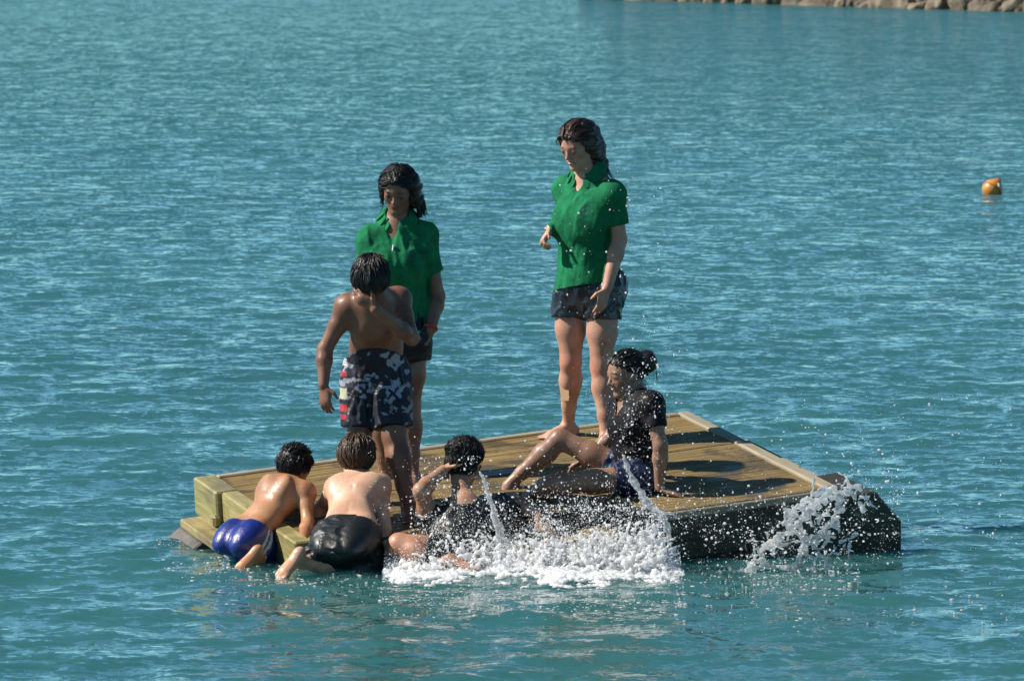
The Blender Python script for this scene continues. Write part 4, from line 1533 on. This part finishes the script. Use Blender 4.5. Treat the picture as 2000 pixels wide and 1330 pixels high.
def build_boy_black_shorts():
    p = lambda x, y, Y: at(x, y, Y)
    neck, chest = p(697, 943, 23.76), p(691, 974, 23.68)
    waist, pel = p(682, 1020, 23.52), p(676, 1056, 23.40)
    shA, shB = p(657, 954, 23.76), p(741, 950, 23.70)
    hipA, hipB = p(650, 1064, 23.40), p(704, 1066, 23.38)
    knA, anA = p(652, 1112, 23.40), p(586, 1094, 23.24)
    knB, anB = p(714, 1130, 23.42), p(700, 1150, 23.2)
    elB, wrB = p(749, 1022, 23.58), p(753, 1066, 23.46)
    elA, wrA = p(628, 990, 23.94), p(614, 1030, 23.86)
    hd = Hd(p(697, 895, 23.82), A3(.12, .97, -.12), A3(.05, .12, 1), .206)
    s = .80
    f = unit(A3(.05, .72, -.70))
    bkv = -f
    lat = unit(shB - shA)
    P = torso(neck, shA, shB, chest, waist, pel, hipA, hipB, f, s, rc=.148, rw=.128, rh=.15, q=.66)
    P += arm(shB, elB, wrB, s, 1.0) + arm(shA, elA, wrA, s, 1.0)
    P += leg(hipA, knA, anA, s, 1.02) + leg(hipB, knB, anB, s, 1.02)
    P += [E(pel + bkv * .045 + lat * sg, (bkv, lat, A3(0, 0, 1)), (.09, .08, .09), .04) for sg in (-.06, .06)]
    P += foot(anA, unit(A3(-.52, -.30, -.72)), A3(.55, .8, -.15), .205) + foot(anB, unit(A3(-.1, -.6, -.6)), A3(.1, .8, -.3), .2)
    P += hand(wrB, A3(.1, .1, -.95), A3(.2, .9, -.1), .14, -1, .3) + hand(wrA, A3(-.2, .3, -.9), A3(.2, .9, -.1), .14, 1, .3)
    P += [C(neck, hd.p(-.14, 0, -.3), .046, .047, .02)]
    for sg in (-.065, .065):
        P.append(E(chest + bkv * .068 + lat * sg * 1.15 + unit(neck - waist) * .03, (bkv, lat, unit(neck - waist)), (.022, .04, .06), .05))
    P.append(C(chest + bkv * .108, waist + bkv * .098, .005, .005, .014, sub=True))
    P += hd.prims()
    root = person_root("pale boy with light brown hair and loose black shorts climbing up, seen from behind", pel - A3(0, 0, .16))
    sp = [(hd.p(-.02, .34, -.03), .035, (1.0, .55, .45), .5), (hd.p(-.02, -.34, -.03), .035, (1.0, .55, .45), .5), (anA + A3(-.06, -.03, -.07), .09, (.9, .72, .55), .5)]
    g, Fb, body = build_body(root, P, SK_B, sp)
    hmA, hmB = hipA + (knA - hipA) * .62, hipB + (knB - hipB) * .9
    wn_ = unit(waist - pel)
    wcut = [(pel + wn_ * .045, wn_)]
    tip = p(582, 1074, 23.34)
    S_ = [C(waist, pel, .112, .116, .03, f, .76, wcut), C(hipA, knA, .086, .082, .04, cuts=[(hmA, unit(knA - hipA))] + wcut), C(hipB, knB, .084, .084, .04, cuts=[(hmB, unit(knB - hipB))] + wcut)]
    S_ += [E(pel + bkv * .040, (bkv, lat, A3(0, 0, 1)), (.098, .138, .094), .05, cuts=wcut)]
    S_ += [C(hipA + A3(0, -.03, .0), tip, .070, .006, .03, unit(A3(.45, -.55, .75)), .5)]
    garment(root, "loose_shorts", g, Fb, S_, M_SHORT_BLK, .004, .005, crumple(71, .075, (.45, 1, .9), .5), .0080)
    hl = lambda F_, S_, U_: U_ - np.interp(F_, [-.5, -.32, -.1, .06, .2, .38], [-.30, -.26, -.10, .02, .2, .33])
    hair(root, hd, M_HAIR_LT, hl, lambda a, b, c: (-.5, .5 * b, -1.0), 760, (.05, .09), .0025, .004, (), .015, seed=23, wave=.003)


def build_boy_reclining():
    p = lambda x, y, Y: at(x, y, Y)
    neck, chest = p(906, 988, 23.62), p(900, 1030, 23.54)
    waist, pel = p(895, 1070, 23.44), p(890, 1102, 23.38)
    shA, shB = p(842, 1018, 23.60), p(956, 1006, 23.62)
    hipA, hipB = p(868, 1090, 23.36), p(925, 1096, 23.36)
    knA, anA = p(780, 1064, 23.36), p(884, 1108, 23.24)
    knB, anB = p(960, 1120, 23.40), p(985, 1140, 23.2)
    elA, wrA = p(822, 958, 23.52), p(866, 918, 23.68)
    elB, wrB = p(998, 976, 23.80), p(1052, 1010, 23.66)
    hd = Hd(p(907, 906, 23.76), A3(.50, .82, -.20), A3(.16, .10, .97), .205)
    s = .86
    f = unit(A3(.12, .80, -.55))
    bkv = -f
    lat = unit(shB - shA)
    P = torso(neck, shA, shB, chest, waist, pel, hipA, hipB, f, s, rc=.135, rw=.125, rh=.148, q=.70)
    P += arm(shA, elA, wrA, s, 1.06) + arm(shB, elB, wrB, s, 1.0)
    P += leg(hipA, knA, anA, s, 1.12) + leg(hipB, knB, anB, s, 1.05)
    P += foot(anA, unit(A3(.85, -.3, -.35)), A3(0, .4, -.9), .20) + foot(anB, unit(A3(.2, -.7, -.6)), A3(.1, .8, -.3), .2)
    P += hand(wrA, A3(.62, .35, .55), A3(.7, .3, -.5), .145, -1, .25) + hand(wrB, A3(.55, -.3, -.7), A3(-.2, .8, -.3), .145, -1, .3)
    P += [C(neck, hd.p(-.14, 0, -.28), .049, .045, .02), C(neck + A3(0, 0, .01), neck + (shA - neck) * .45, .042, .034, .04), C(neck + A3(0, 0, .01), neck + (shB - neck) * .45, .042, .034, .04)]
    P += hd.prims()
    root = person_root("boy in a black wet top half in the water, one hand at his head", pel - A3(0, 0, .1))
    g, Fb, body = build_body(root, P, SK_C, [(knA, .09, (1.1, .92, .85), .6)])
    sl = lambda a, b, t: [(a + (b - a) * t, unit(b - a))]
    G = [C(chest, waist, .128, .120, .05, f, .76), C(waist, pel, .122, .135, .05, f, .8), C(shA, shB, .046, .046, .05),
         C(shA, elA, .054, .054, .03, cuts=sl(shA, elA, .34)), C(shB, elB, .052, .052, .03, cuts=sl(shB, elB, .72)),
         C(shB, chest + (shB - chest) * .3, .05, .085, .05), C(shA, chest + (shA - chest) * .3, .05, .085, .05), C(neck + Zd * .045, chest, .07, .09, .05)]
    up = unit(hd.c - neck)
    garment(root, "black_top", g, Fb, G, M_SHORT_BLK, .004, .006, crumple(81, .065, (.6, 1, .9), .5), .0062,
            [C(neck + up * .0, neck + up * .14, .066, .085, .012, sub=True), C(neck + bkv * .04 - up * .004, neck + bkv * .11 + up * .03, .056, .075, .012, sub=True)])
    hmA, hmB = hipA + (knA - hipA) * .45, hipB + (knB - hipB) * .6
    S_ = [C(waist + (pel - waist) * .5, pel, .120, .130, .03, f, .82), C(hipA, knA, .090, .080, .04, cuts=[(hmA, unit(knA - hipA))]), C(hipB, knB, .090, .085, .04, cuts=[(hmB, unit(knB - hipB))])]
    garment(root, "swim_shorts", g, Fb, S_, M_SHORT_BLK, .004, .005, waves3(82, 14, .05), .005)
    hair(root, hd, M_HAIR_BLK, short_line, lambda a, b, c: (-.3, .4 * b, .6 if c > .1 else -.8), 800, (.03, .055), .0024, .005, (), .012, spike=.020, seed=25, wave=.004)


build_woman()
build_girl()
build_bent_boy()
build_seated_girl()
build_boy_navy()
build_boy_black_shorts()
build_boy_reclining()

# ------------------------------------------------------------------ spray, froth and jets of water
def spray_mat(name, trans, rough, col=(.9, .95, .97), glow=0.0):
    m, nt, b = new_mat(name)
    L = nt.links
    tc = N(nt, "ShaderNodeTexCoord")
    n1 = N(nt, "ShaderNodeTexNoise", i_Scale=55.0, i_Detail=5.0, i_Roughness=.7)
    L.new(tc.outputs["Object"], n1.inputs["Vector"])
    r = ramp(nt, [(.35, tuple(c * .72 for c in col)), (.6, col)])
    L.new(n1.outputs["Fac"], r.inputs["Fac"])
    L.new(r.outputs["Color"], b.inputs["Base Color"])
    b.inputs["IOR"].default_value = 1.333
    b.inputs["Roughness"].default_value = rough
    b.inputs["Transmission Weight"].default_value = trans
    bp = N(nt, "ShaderNodeBump", i_Strength=.5, i_Distance=.006)
    L.new(n1.outputs["Fac"], bp.inputs["Height"])
    L.new(bp.outputs["Normal"], b.inputs["Normal"])
    if glow:      # aerated water lets the sun through it
        tl = N(nt, "ShaderNodeBsdfTranslucent", i_Color=(*col, 1))
        mx = N(nt, "ShaderNodeMixShader", i_0=glow)
        out = nt.nodes["Material Output"]
        L.new(b.outputs[0], mx.inputs[1])
        L.new(tl.outputs[0], mx.inputs[2])
        L.new(mx.outputs[0], out.inputs["Surface"])
    return m


M_DROP = spray_mat("spray_water", .06, .25, (.99, .99, .99), .5)
M_FOAM = spray_mat("froth_water", .0, .5, (.99, .99, .99), .25)
_b = M_FOAM.node_tree.nodes["Principled BSDF"]
_b.inputs["Subsurface Weight"].default_value = 1.0
_b.inputs["Subsurface Radius"].default_value = (1, 1, 1)
_b.inputs["Subsurface Scale"].default_value = 0.05
M_JET = spray_mat("jet_water", .74, .05, (1.0, 1.0, 1.0), .20)


def ico(sub):
    bm = bmesh.new()
    bmesh.ops.create_icosphere(bm, subdivisions=sub, radius=1.0)
    V = np.array([v.co[:] for v in bm.verts])
    Fc = np.array([[v.index for v in f.verts] for f in bm.faces])
    bm.free()
    return V, Fc


def droplets(name, pts, rad, mat, sub=1, label=None, squash=None):
    V, Fc = ico(sub)
    n = len(pts)
    st = np.clip(1 + rng.normal(0, .25, (n, 1, 3)), .5, 1.8)
    if squash is not None:
        st = st * np.array(squash)
    VV = V[None] * rad[:, None, None] * st + pts[:, None, :]
    FF = Fc[None] + (np.arange(n) * len(V))[:, None, None]
    o = mesh_obj(name, VV.reshape(-1, 3), FF.reshape(-1, 3), mat, smooth=True)
    tag(o, label, "spray", kind="stuff")
    return o


def clouds(specs):
    P, R = [], []
    for (x0, x1, y0, y1, Y, sY, n, rmin, rmax, mode) in specs:
        if mode == 'u':
            xs, ys = rng.uniform(x0, x1, n), rng.uniform(y0, y1, n)
        else:      # gaussian about the middle
            xs, ys = rng.normal((x0 + x1) / 2, (x1 - x0) / 3.2, n), rng.normal((y0 + y1) / 2, (y1 - y0) / 3.2, n)
        Ys = Y + rng.normal(0, sY, n)
        r = rmin * (rmax / rmin) ** (rng.random(n) ** 2.9)
        cl = waves3(int(x0 + y0), 9, 46.0)(xs, ys * 1.1, 0 * xs)       # spray flies in gusts, not evenly
        ok = rng.random(n) < np.clip(.42 + .42 * cl, .06, 1)
        xs, ys, Ys, r = xs[ok], ys[ok], Ys[ok], r[ok]
        for a, b_, c_, r_ in zip(xs, ys, Ys, r):
            q = at(a, b_, c_)
            if q[2] > WL - .01:
                P.append(q)
                R.append(r_)
    return np.array(P), np.array(R)


P_, R_ = clouds([
    (900, 1330, 950, 1070, 23.42, .10, 5600, .0011, .0062, 'g'),
    (1040, 1300, 985, 1060, 23.35, .08, 4200, .0010, .0048, 'u'),
    (1170, 1320, 690, 960, 23.75, .10, 1500, .0010, .0050, 'g'),
    (1080, 1240, 330, 700, 24.5, .15, 260, .0012, .0052, 'u'),
    (1200, 1340, 320, 640, 24.4, .2, 120, .0012, .0050, 'u'),
    (1300, 1620, 960, 1110, 23.55, .08, 2600, .0010, .0050, 'u'),
    (1590, 1765, 950, 1090, 23.75, .08, 1300, .0010, .0052, 'u'),
    (1560, 1990, 760, 1240, 23.6, .3, 1100, .0010, .0056, 'u'),
    (1640, 1760, 880, 1010, 23.6, .15, 420, .0011, .0075, 'g'),
    (1400, 1700, 960, 1140, 23.35, .06, 1600, .0010, .0060, 'g'),
    (1450, 1660, 1080, 1140, 23.30, .05, 900, .0010, .0050, 'g'),
    (720, 840, 840, 1020, 23.5, .08, 260, .0010, .0042, 'u'),
    (800, 960, 890, 1060, 23.38, .06, 1700, .0010, .0052, 'u'),
    (690, 780, 940, 1060, 23.5, .05, 110, .0010, .0024, 'u'),
    (1330, 1660, 800, 960, 23.6, .2, 200, .0010, .0045, 'u'),
    (1000, 1200, 840, 960, 23.5, .1, 320, .0010, .0055, 'u'),
])
small = R_ < .0038
droplets("spray_droplets", P_[small], R_[small], M_DROP, 1, "fine white droplets of spray flying over the raft")
droplets("spray_drops", P_[~small], R_[~small], M_DROP, 2, "larger bright drops of water thrown up in front of the raft")

# the froth itself: a low heap of churned water on the surface, lumpy and full of holes
def froth():
    lo, hi = at(735, 1180, 23.1), at(1345, 980, 23.75)
    lo = A3(lo[0], 22.82, -.05)
    hi = A3(hi[0], 23.72, .36)
    g = Grid(lo, hi, .0058)
    Fd = g.field()
    X = [760, 800, 850, 900, 950, 1000, 1050, 1100, 1150, 1200, 1250, 1290, 1315]
    T = [.05, .11, .18, .21, .20, .19, .19, .20, .22, .25, .26, .28, .05]
    prims = []
    r = np.random.default_rng(91)
    for i in range(2400):
        x = r.uniform(752, 1318)
        yy = 23.30 + r.normal(0, .115)
        wx = (x - 1000) / F_PX * 23.4
        h = np.interp(x, X, T) * max(0.05, 1 - abs(yy - 23.36) / .32)
        z = r.random() ** 1.7 * h
        rad = r.uniform(.005, .013) * (1.3 - .8 * z / (h + .01))
        prims.append(E(A3(wx, yy, z + WL), (A3(1, 0, 0), A3(0, 1, 0), A3(0, 0, 1)), (rad * r.uniform(.8, 1.7), rad, rad * r.uniform(.7, 1.6)), .011))
    # the flat apron of foam round the heap
    for i in range(900):
        x = r.uniform(765, 1330) if i % 3 else r.uniform(1000, 1330)
        yy = 23.24 - abs(r.normal(0, .15)) + .09 * math.sin(x * .021) + .05 * math.sin(x * .063)
        wx = (x - 1000) / F_PX * 23.2
        rad = r.uniform(.004, .014)
        prims.append(E(A3(wx, yy, float(water_height(wx, yy, .03)) + .001), (A3(1, 0, 0), A3(0, 1, 0), A3(0, 0, 1)), (rad * r.uniform(1, 2.2), rad, rad * .4), .012))
    # tongues of water flung up and outwards
    for i in range(620):
        x = r.uniform(770, 1312)
        yy = 23.32 + r.normal(0, .10)
        wx = (x - 1000) / F_PX * 23.4
        h = np.interp(x, X, T) * max(0.1, 1 - abs(yy - 23.36) / .32)
        p0 = A3(wx, yy, WL + r.random() * h * .6)
        d = unit(A3((x - 1050) / 420 + r.normal(0, .45), r.normal(-.1, .4), r.uniform(.3, 1.3)))
        ln = r.uniform(.03, .11) * (h / .2 + .3)
        p1 = p0 + d * ln * .55
        p2 = p1 + unit(d + A3(r.normal(0, .3), r.normal(0, .3), -.35)) * ln * .5
        r0 = r.uniform(.004, .009)
        prims += [C(p0, p1, r0, r0 * .7, .006), C(p1, p2, r0 * .7, .0018, .005)]
    g.add(Fd, prims)
    Xg, Yg, Zg = g.ax[0][:, None, None], g.ax[1][None, :, None], g.ax[2][None, None, :]
    near = np.abs(Fd) < .03
    nz = np.abs(waves3(92, 18, .034)(Xg, Yg, Zg)) * .0060 - .0040 + waves3(93, 18, .013)(Xg, Yg, Zg) * .0025
    Fd = Fd + (nz * near).astype(np.float32)
    V, Q = g.mesh(Fd, "froth", M_FOAM)
    o = mesh_obj("water_froth", V, Q, M_FOAM, smooth=True)
    tag(o, "churned white froth where the boy at the edge kicks the water", "froth", kind="stuff")
    # loose beads thrown off the heap
    n = 24000
    x = r.uniform(750, 1330, n)
    yy = 23.27 + r.normal(0, .13, n)
    h = np.interp(x, X, T)
    z = WL + np.abs(r.normal(0, .55, n)) * (h + .03) * np.clip(1.15 - np.abs(yy - 23.34) / .44, .1, 1)
    p = np.stack([(x - 1000) / F_PX * 23.4, yy, z], 1)
    rad = .0010 * (3.2) ** (r.random(n) ** 2.6)
    droplets("froth_beads", p, rad, M_DROP, 1, "small beads of water tossed about the white froth")


froth()


def jets(name, chains, label, vox=.0045, mat=None, noise=.004, pad=.06):
    prims = []
    for ch, k in chains:
        for (a, ra), (b_, rb) in zip(ch[:-1], ch[1:]):
            prims.append(C(a, b_, ra, rb, k))
    lo = np.min([p.bounds()[0] for p in prims], 0) - pad
    hi = np.max([p.bounds()[1] for p in prims], 0) + pad
    g = Grid(lo, hi, vox)
    Fd = g.add(g.field(), prims)
    X, Y, Z = g.ax[0][:, None, None], g.ax[1][None, :, None], g.ax[2][None, None, :]
    Fd = Fd + (noise * waves3(17, 16, .035)(X, Y, Z) + noise * .5 * waves3(18, 14, .016)(X, Y, Z)).astype(np.float32) * (np.abs(Fd) < .04)
    V, Q = g.mesh(Fd, name, mat or M_JET)
    o = mesh_obj(name, V, Q, mat or M_JET, smooth=True)
    return tag(o, label, "splash", kind="stuff")


def chain(pts, Y, r, dy=0.0):
    n = len(pts)
    rs = np.interp(np.linspace(0, 1, n), np.linspace(0, 1, len(r)), r)
    return [(at(x, y, Y + dy * i / n), rr_ * .92) for i, ((x, y), rr_) in enumerate(zip(pts, rs))]


jets("water_jet", [
    (chain([(1216, 888), (1226, 915), (1238, 940), (1252, 962), (1264, 983), (1282, 999), (1297, 1012)], 23.5, [.006, .012, .016, .018, .014, .016], -.08), .01),
    (chain([(1297, 1012), (1303, 1030), (1308, 1060), (1306, 1090), (1310, 1120)], 23.42, [.016, .012, .010, .008]), .01),
    (chain([(1262, 978), (1256, 1000), (1262, 1020)], 23.45, [.010, .006, .004]), .01),
    (chain([(1290, 1004), (1315, 1003), (1322, 1010)], 23.42, [.010, .008, .004]), .01),
], "arched jet of clear water falling past the seated girl")
jets("water_jet", [
    (chain([(936, 920), (948, 945), (956, 970), (964, 1000), (974, 1030), (982, 1060), (988, 1095)], 23.36, [.004, .009, .010, .013, .016, .022, .03]), .012),
    (chain([(958, 975), (967, 1010), (972, 1045)], 23.36, [.008, .010, .014]), .01),
    (chain([(1004, 1060), (996, 1080), (988, 1100)], 23.36, [.006, .012, .02]), .01),
], "thin jet of water rising beside the reclining boy's shoulder")

rj = np.random.default_rng(44)
crown = []
B2 = lambda c: (1300 + c[0] * .25, 780 + c[1] * .25)
for pts, r_, dy in (
    ([(640, 1330), (690, 1250), (760, 1180), (830, 1110), (900, 1060), (980, 1010), (1060, 930), (1120, 850), (1180, 790), (1270, 735), (1330, 720), (1400, 680)], [.02, .012, .010, .016, .020, .012, .014, .016, .018, .020, .014, .006], .15),
    ([(1000, 1330), (1040, 1240), (1060, 1170), (1110, 1100), (1200, 1050), (1260, 990), (1330, 880), (1345, 790), (1320, 720)], [.018, .010, .008, .012, .008, .010, .009, .012, .010], .12),
    ([(930, 845), (940, 900), (955, 970), (990, 1020), (1060, 1080), (1075, 1110)], [.003, .005, .007, .014, .012, .006], .05),
    ([(950, 960), (1000, 860), (1070, 790), (1150, 745), (1250, 705), (1330, 690)], [.003, .003, .0035, .004, .006, .008], .1),
    ([(960, 960), (1010, 920), (1080, 900), (1130, 870)], [.003, .004, .005, .008], .02),
    ([(670, 1210), (720, 1150), (790, 1130), (860, 1080)], [.003, .004, .005, .008], .03),
    ([(840, 1140), (940, 1130), (1010, 1110), (1090, 1100)], [.012, .009, .010, .008], .0),
    ([(780, 1290), (830, 1220), (850, 1160), (880, 1090)], [.010, .008, .007, .010], .02),
    ([(1160, 1280), (1190, 1200), (1230, 1150), (1290, 1090)], [.010, .006, .005, .004], .02),
    ([(1240, 1330), (1260, 1270), (1230, 1220)], [.010, .006, .004], .0),
    ([(1410, 1060), (1430, 1100), (1455, 1150), (1470, 1190)], [.010, .012, .006, .003], .0),
    ([(1480, 770), (1530, 820), (1550, 860), (1535, 880)], [.004, .006, .011, .006], .0),
    ([(1400, 690), (1450, 690), (1510, 680), (1545, 635)], [.010, .007, .006, .003], .0),
    ([(1200, 930), (1260, 900), (1310, 930), (1290, 990)], [.010, .008, .006, .006], .02),
    ([(1160, 860), (1200, 920), (1190, 990), (1130, 1060)], [.014, .012, .008, .008], .02),
    ([(640, 1330), (760, 1300), (900, 1310), (1060, 1320), (1250, 1330)], [.02, .018, .02, .018, .012], .0),
    ([(400, 1360), (520, 1345), (640, 1330)], [.008, .016, .02], .0),
):
    base_ = chain([B2(c) for c in pts], 23.42, [q * .50 for q in r_], dy)
    crown.append((base_, .012))
    # ragged side threads torn off every limb
    for _ in range(2 + len(pts)):
        k_ = rj.integers(0, len(base_) - 1)
        f_ = rj.random()
        p0 = base_[k_][0] * (1 - f_) + base_[k_ + 1][0] * f_
        d_ = unit(A3(rj.normal(.2, .7), rj.normal(0, .4), rj.normal(.25, .6)))
        ln = rj.uniform(.02, .075)
        p1 = p0 + d_ * ln
        p2 = p1 + unit(d_ + A3(rj.normal(0, .4), 0, -.5)) * ln * .7
        r0 = rj.uniform(.0025, .005)
        crown.append(([(p0, r0), (p1, r0 * .7), (p2, .0014)], .006))
    # thin broken sheets between the limbs
    if len(pts) > 5:
        for k_ in range(len(base_) - 1):
            a_, b_ = base_[k_][0], base_[k_ + 1][0]
            m_ = a_ + (b_ - a_) * rj.uniform(.2, .8) + A3(rj.normal(.01, .012), rj.normal(0, .02), rj.normal(-.01, .012))
            crown.append(([(a_, .004), (m_, rj.uniform(.007, .016)), (b_, .003)], .012))
jets("water_splash", crown, "tall curling splash of clear water at the raft's front corner", .0042, M_JET, .0042)

# flecks of foam lying on the water
FL = []
for (x0, x1, y0, y1, n) in ((320, 500, 1092, 1128, 150), (400, 620, 1085, 1120, 120), (480, 760, 1095, 1165, 330), (740, 1340, 1135, 1200, 900), (1320, 1680, 1105, 1160, 420), (1250, 1990, 1120, 1240, 260), (300, 400, 1050, 1070, 60), (900, 1300, 1180, 1215, 60)):
    for _ in range(n):
        r_ = ray(rng.uniform(x0, x1), rng.normal((y0 + y1) / 2, (y1 - y0) / 3.6))
        t = -(HC - WL) / r_[2]
        w = A3(0, 0, HC) + r_ * t
        FL.append((w[0], w[1], float(water_height(w[0], w[1], .03)) + .001))
FL = np.array(FL)
fr_ = .0014 * 3.6 ** (rng.random(len(FL)) ** 2.5)
fr_[::9] = rng.uniform(.003, .0065, len(fr_[::9]))
droplets("foam_flecks", FL, fr_, M_FOAM, 1, "flecks of foam and bubbles lying on the water", (1.7, 1.3, .45))

# ------------------------------------------------------------------ breakwater boulders and the buoy
def rock_mat():
    m, nt, b = new_mat("basalt_rock")
    L = nt.links
    tc = N(nt, "ShaderNodeTexCoord")
    oi = N(nt, "ShaderNodeObjectInfo")
    n1 = N(nt, "ShaderNodeTexNoise", i_Scale=2.4, i_Detail=8.0, i_Roughness=.65)
    L.new(tc.outputs["Object"], n1.inputs["Vector"])
    r = ramp(nt, [(.3, (.07, .053, .036)), (.55, (.16, .125, .085)), (.75, (.27, .22, .16))])
    L.new(n1.outputs["Fac"], r.inputs["Fac"])
    tone = N(nt, "ShaderNodeMapRange", i_3=.7, i_4=1.25)
    L.new(oi.outputs["Random"], tone.inputs[0])
    mx = N(nt, "ShaderNodeMix", data_type='RGBA', blend_type='MULTIPLY')
    mx.inputs["Factor"].default_value = 1
    L.new(r.outputs["Color"], mx.inputs[6])
    L.new(tone.outputs[0], mx.inputs[7])
    L.new(mx.outputs[2], b.inputs["Base Color"])
    b.inputs["Roughness"].default_value = .85
    bp = N(nt, "ShaderNodeBump", i_Strength=.8, i_Distance=.08)
    L.new(n1.outputs["Fac"], bp.inputs["Height"])
    L.new(bp.outputs["Normal"], b.inputs["Normal"])
    return m


M_ROCK = rock_mat()


def rock_mesh(seed):
    r = np.random.default_rng(seed)
    bm = bmesh.new()
    bmesh.ops.create_icosphere(bm, subdivisions=3, radius=.5)
    planes = [(unit(r.normal(size=3)), r.uniform(.26, .44)) for _ in range(11)]
    nz = waves3(seed, 10, .35)
    nf = waves3(seed + 50, 10, .10)
    for v in bm.verts:
        p = np.array(v.co)
        for n_, d_ in planes:
            e = p @ n_ - d_
            if e > 0:
                p = p - n_ * e * .92
        q = unit(p)
        p = p + q * (.035 * nz(*p) + .012 * nf(*p))
        v.co = p
    me = bpy.data.meshes.new("boulder")
    bm.to_mesh(me)
    bm.free()
    me.materials.append(M_ROCK)
    return me


RM = [rock_mesh(100 + i) for i in range(14)]
# the foot of the bank, from its far end to nearer the camera
P0, P1 = at(1060, -3, 1) * 0, None
def sea_at(px, py):
    r = ray(px, py)
    return A3(0, 0, HC) + r * (-(HC - WL) / r[2])
Pa, Pb = sea_at(1165, -2), sea_at(2120, 28)
along = Pb - Pa
away = unit(A3(-along[1], along[0], 0))
if away[1] < 0:
    away = -away
Lb = np.linalg.norm(along)
along = unit(along)
rr = np.random.default_rng(31)
kinds = ["pale brown boulder at the waterline of the far breakwater", "rounded boulder in the second course of the far breakwater"]
for row in range(2):
    t = 0.0
    while t < Lb:
        s = rr.uniform(.6, 1.35) * (1.0, 1.1, 1.15)[row]
        p = Pa + along * (t + rr.uniform(-.1, .1)) + away * (row * .75 + rr.uniform(-.15, .2))
        p[2] = (0.05, .42, .80)[row] * 1.0 + rr.uniform(-.08, .1)
        o = bpy.data.objects.new("boulder", RM[rr.integers(len(RM))])
        COL.objects.link(o)
        o.location = tuple(p)
        o.rotation_euler = tuple(rr.uniform(0, 6.28, 3))
        o.scale = (s * rr.uniform(.9, 1.45), s * rr.uniform(.8, 1.1), s * rr.uniform(.65, .95))
        tag(o, kinds[row], "boulder", "boulders of the far breakwater" if row == 0 else ("boulders in the second course" if row == 1 else "boulders high on the bank"))
        t += s * rr.uniform(.62, .9)
# the bank they lie on
bk = []
for t in np.linspace(-2, Lb + 8, 40):
    for d_, h_ in ((.35, -.6), (.9, .1), (1.6, .35), (3.0, .45), (5, .4), (7, -.6)):
        bk.append(Pa + along * t + away * d_ + A3(0, 0, h_ + rr.uniform(-.08, .08)))
fq = [(i * 6 + j, i * 6 + j + 1, (i + 1) * 6 + j + 1, (i + 1) * 6 + j) for i in range(39) for j in range(5)]
o = mesh_obj("breakwater_bank", bk, fq, M_ROCK)
tag(o, "dark rubble bank under the breakwater boulders", "bank", kind="structure")

# the orange buoy
M_BUOY = plain_mat("buoy_plastic", (0.62, 0.26, 0.045), .42, .5, noise=9.0, amt=.35)
M_BAND = plain_mat("buoy_band", (0.42, 0.14, 0.03), .5, .4, noise=20.0)
M_ROPE = plain_mat("buoy_rope", (0.55, 0.5, 0.4), .8)
bc = sea_at(1938, 379)
by = empty("mooring_buoy", bc)
tag(by, "faded orange round buoy floating alone on the open water", "buoy")
tilt = Matrix.Rotation(math.radians(38), 3, 'Y') @ Matrix.Rotation(math.radians(-25), 3, 'X')
cc = Vector(bc) + Vector((0, 0, .048))
bm = bmesh.new()
bmesh.ops.create_uvsphere(bm, u_segments=32, v_segments=20, radius=.108)
for v_ in bm.verts:
    z = v_.co.z / .108
    if z > .72:
        v_.co.z += (z - .72) * .11
        v_.co.x *= .92
        v_.co.y *= .92
bm.transform(Matrix.Translation(cc) @ tilt.to_4x4())
adopt(by, bm_obj("float_ball", bm, M_BUOY, smooth=True))
bm = bmesh.new()
ring = []
for i in range(32):
    a = 2 * math.pi * i / 32
    ring.append([(math.cos(a) * r_, math.sin(a) * r_, z_) for r_, z_ in ((.106, -.013), (.1125, -.009), (.1125, .009), (.106, .013))])
vs = [[bm.verts.new(c) for c in q] for q in ring]
for i in range(32):
    for j in range(4):
        bm.faces.new((vs[i][j], vs[(i + 1) % 32][j], vs[(i + 1) % 32][(j + 1) % 4], vs[i][(j + 1) % 4]))
bmesh.ops.recalc_face_normals(bm, faces=bm.faces[:])
bm.transform(Matrix.Translation(cc) @ tilt.to_4x4())
adopt(by, bm_obj("seam_band", bm, M_BAND, smooth=True))
tp = cc + tilt @ Vector((0, 0, .135))
pts_ = [np.array(tp + tilt @ Vector((math.cos(a) * .022, 0, math.sin(a) * .022))) for a in np.linspace(0, 2 * math.pi, 15)]
V_, Q_ = tube_pts(pts_, [.007] * 15, 6)
adopt(by, mesh_obj("lifting_eye", V_, Q_, M_BAND, smooth=True))
rp = [np.array(cc + tilt @ Vector((0, -.075, .06))), np.array(cc + tilt @ Vector((.01, -.105, .045))), np.array(cc + tilt @ Vector((.03, -.108, .02)))]
V_, Q_ = tube_pts(rp, [.009, .010, .008], 6)
adopt(by, mesh_obj("rope_end", V_, Q_, M_ROPE, smooth=True))
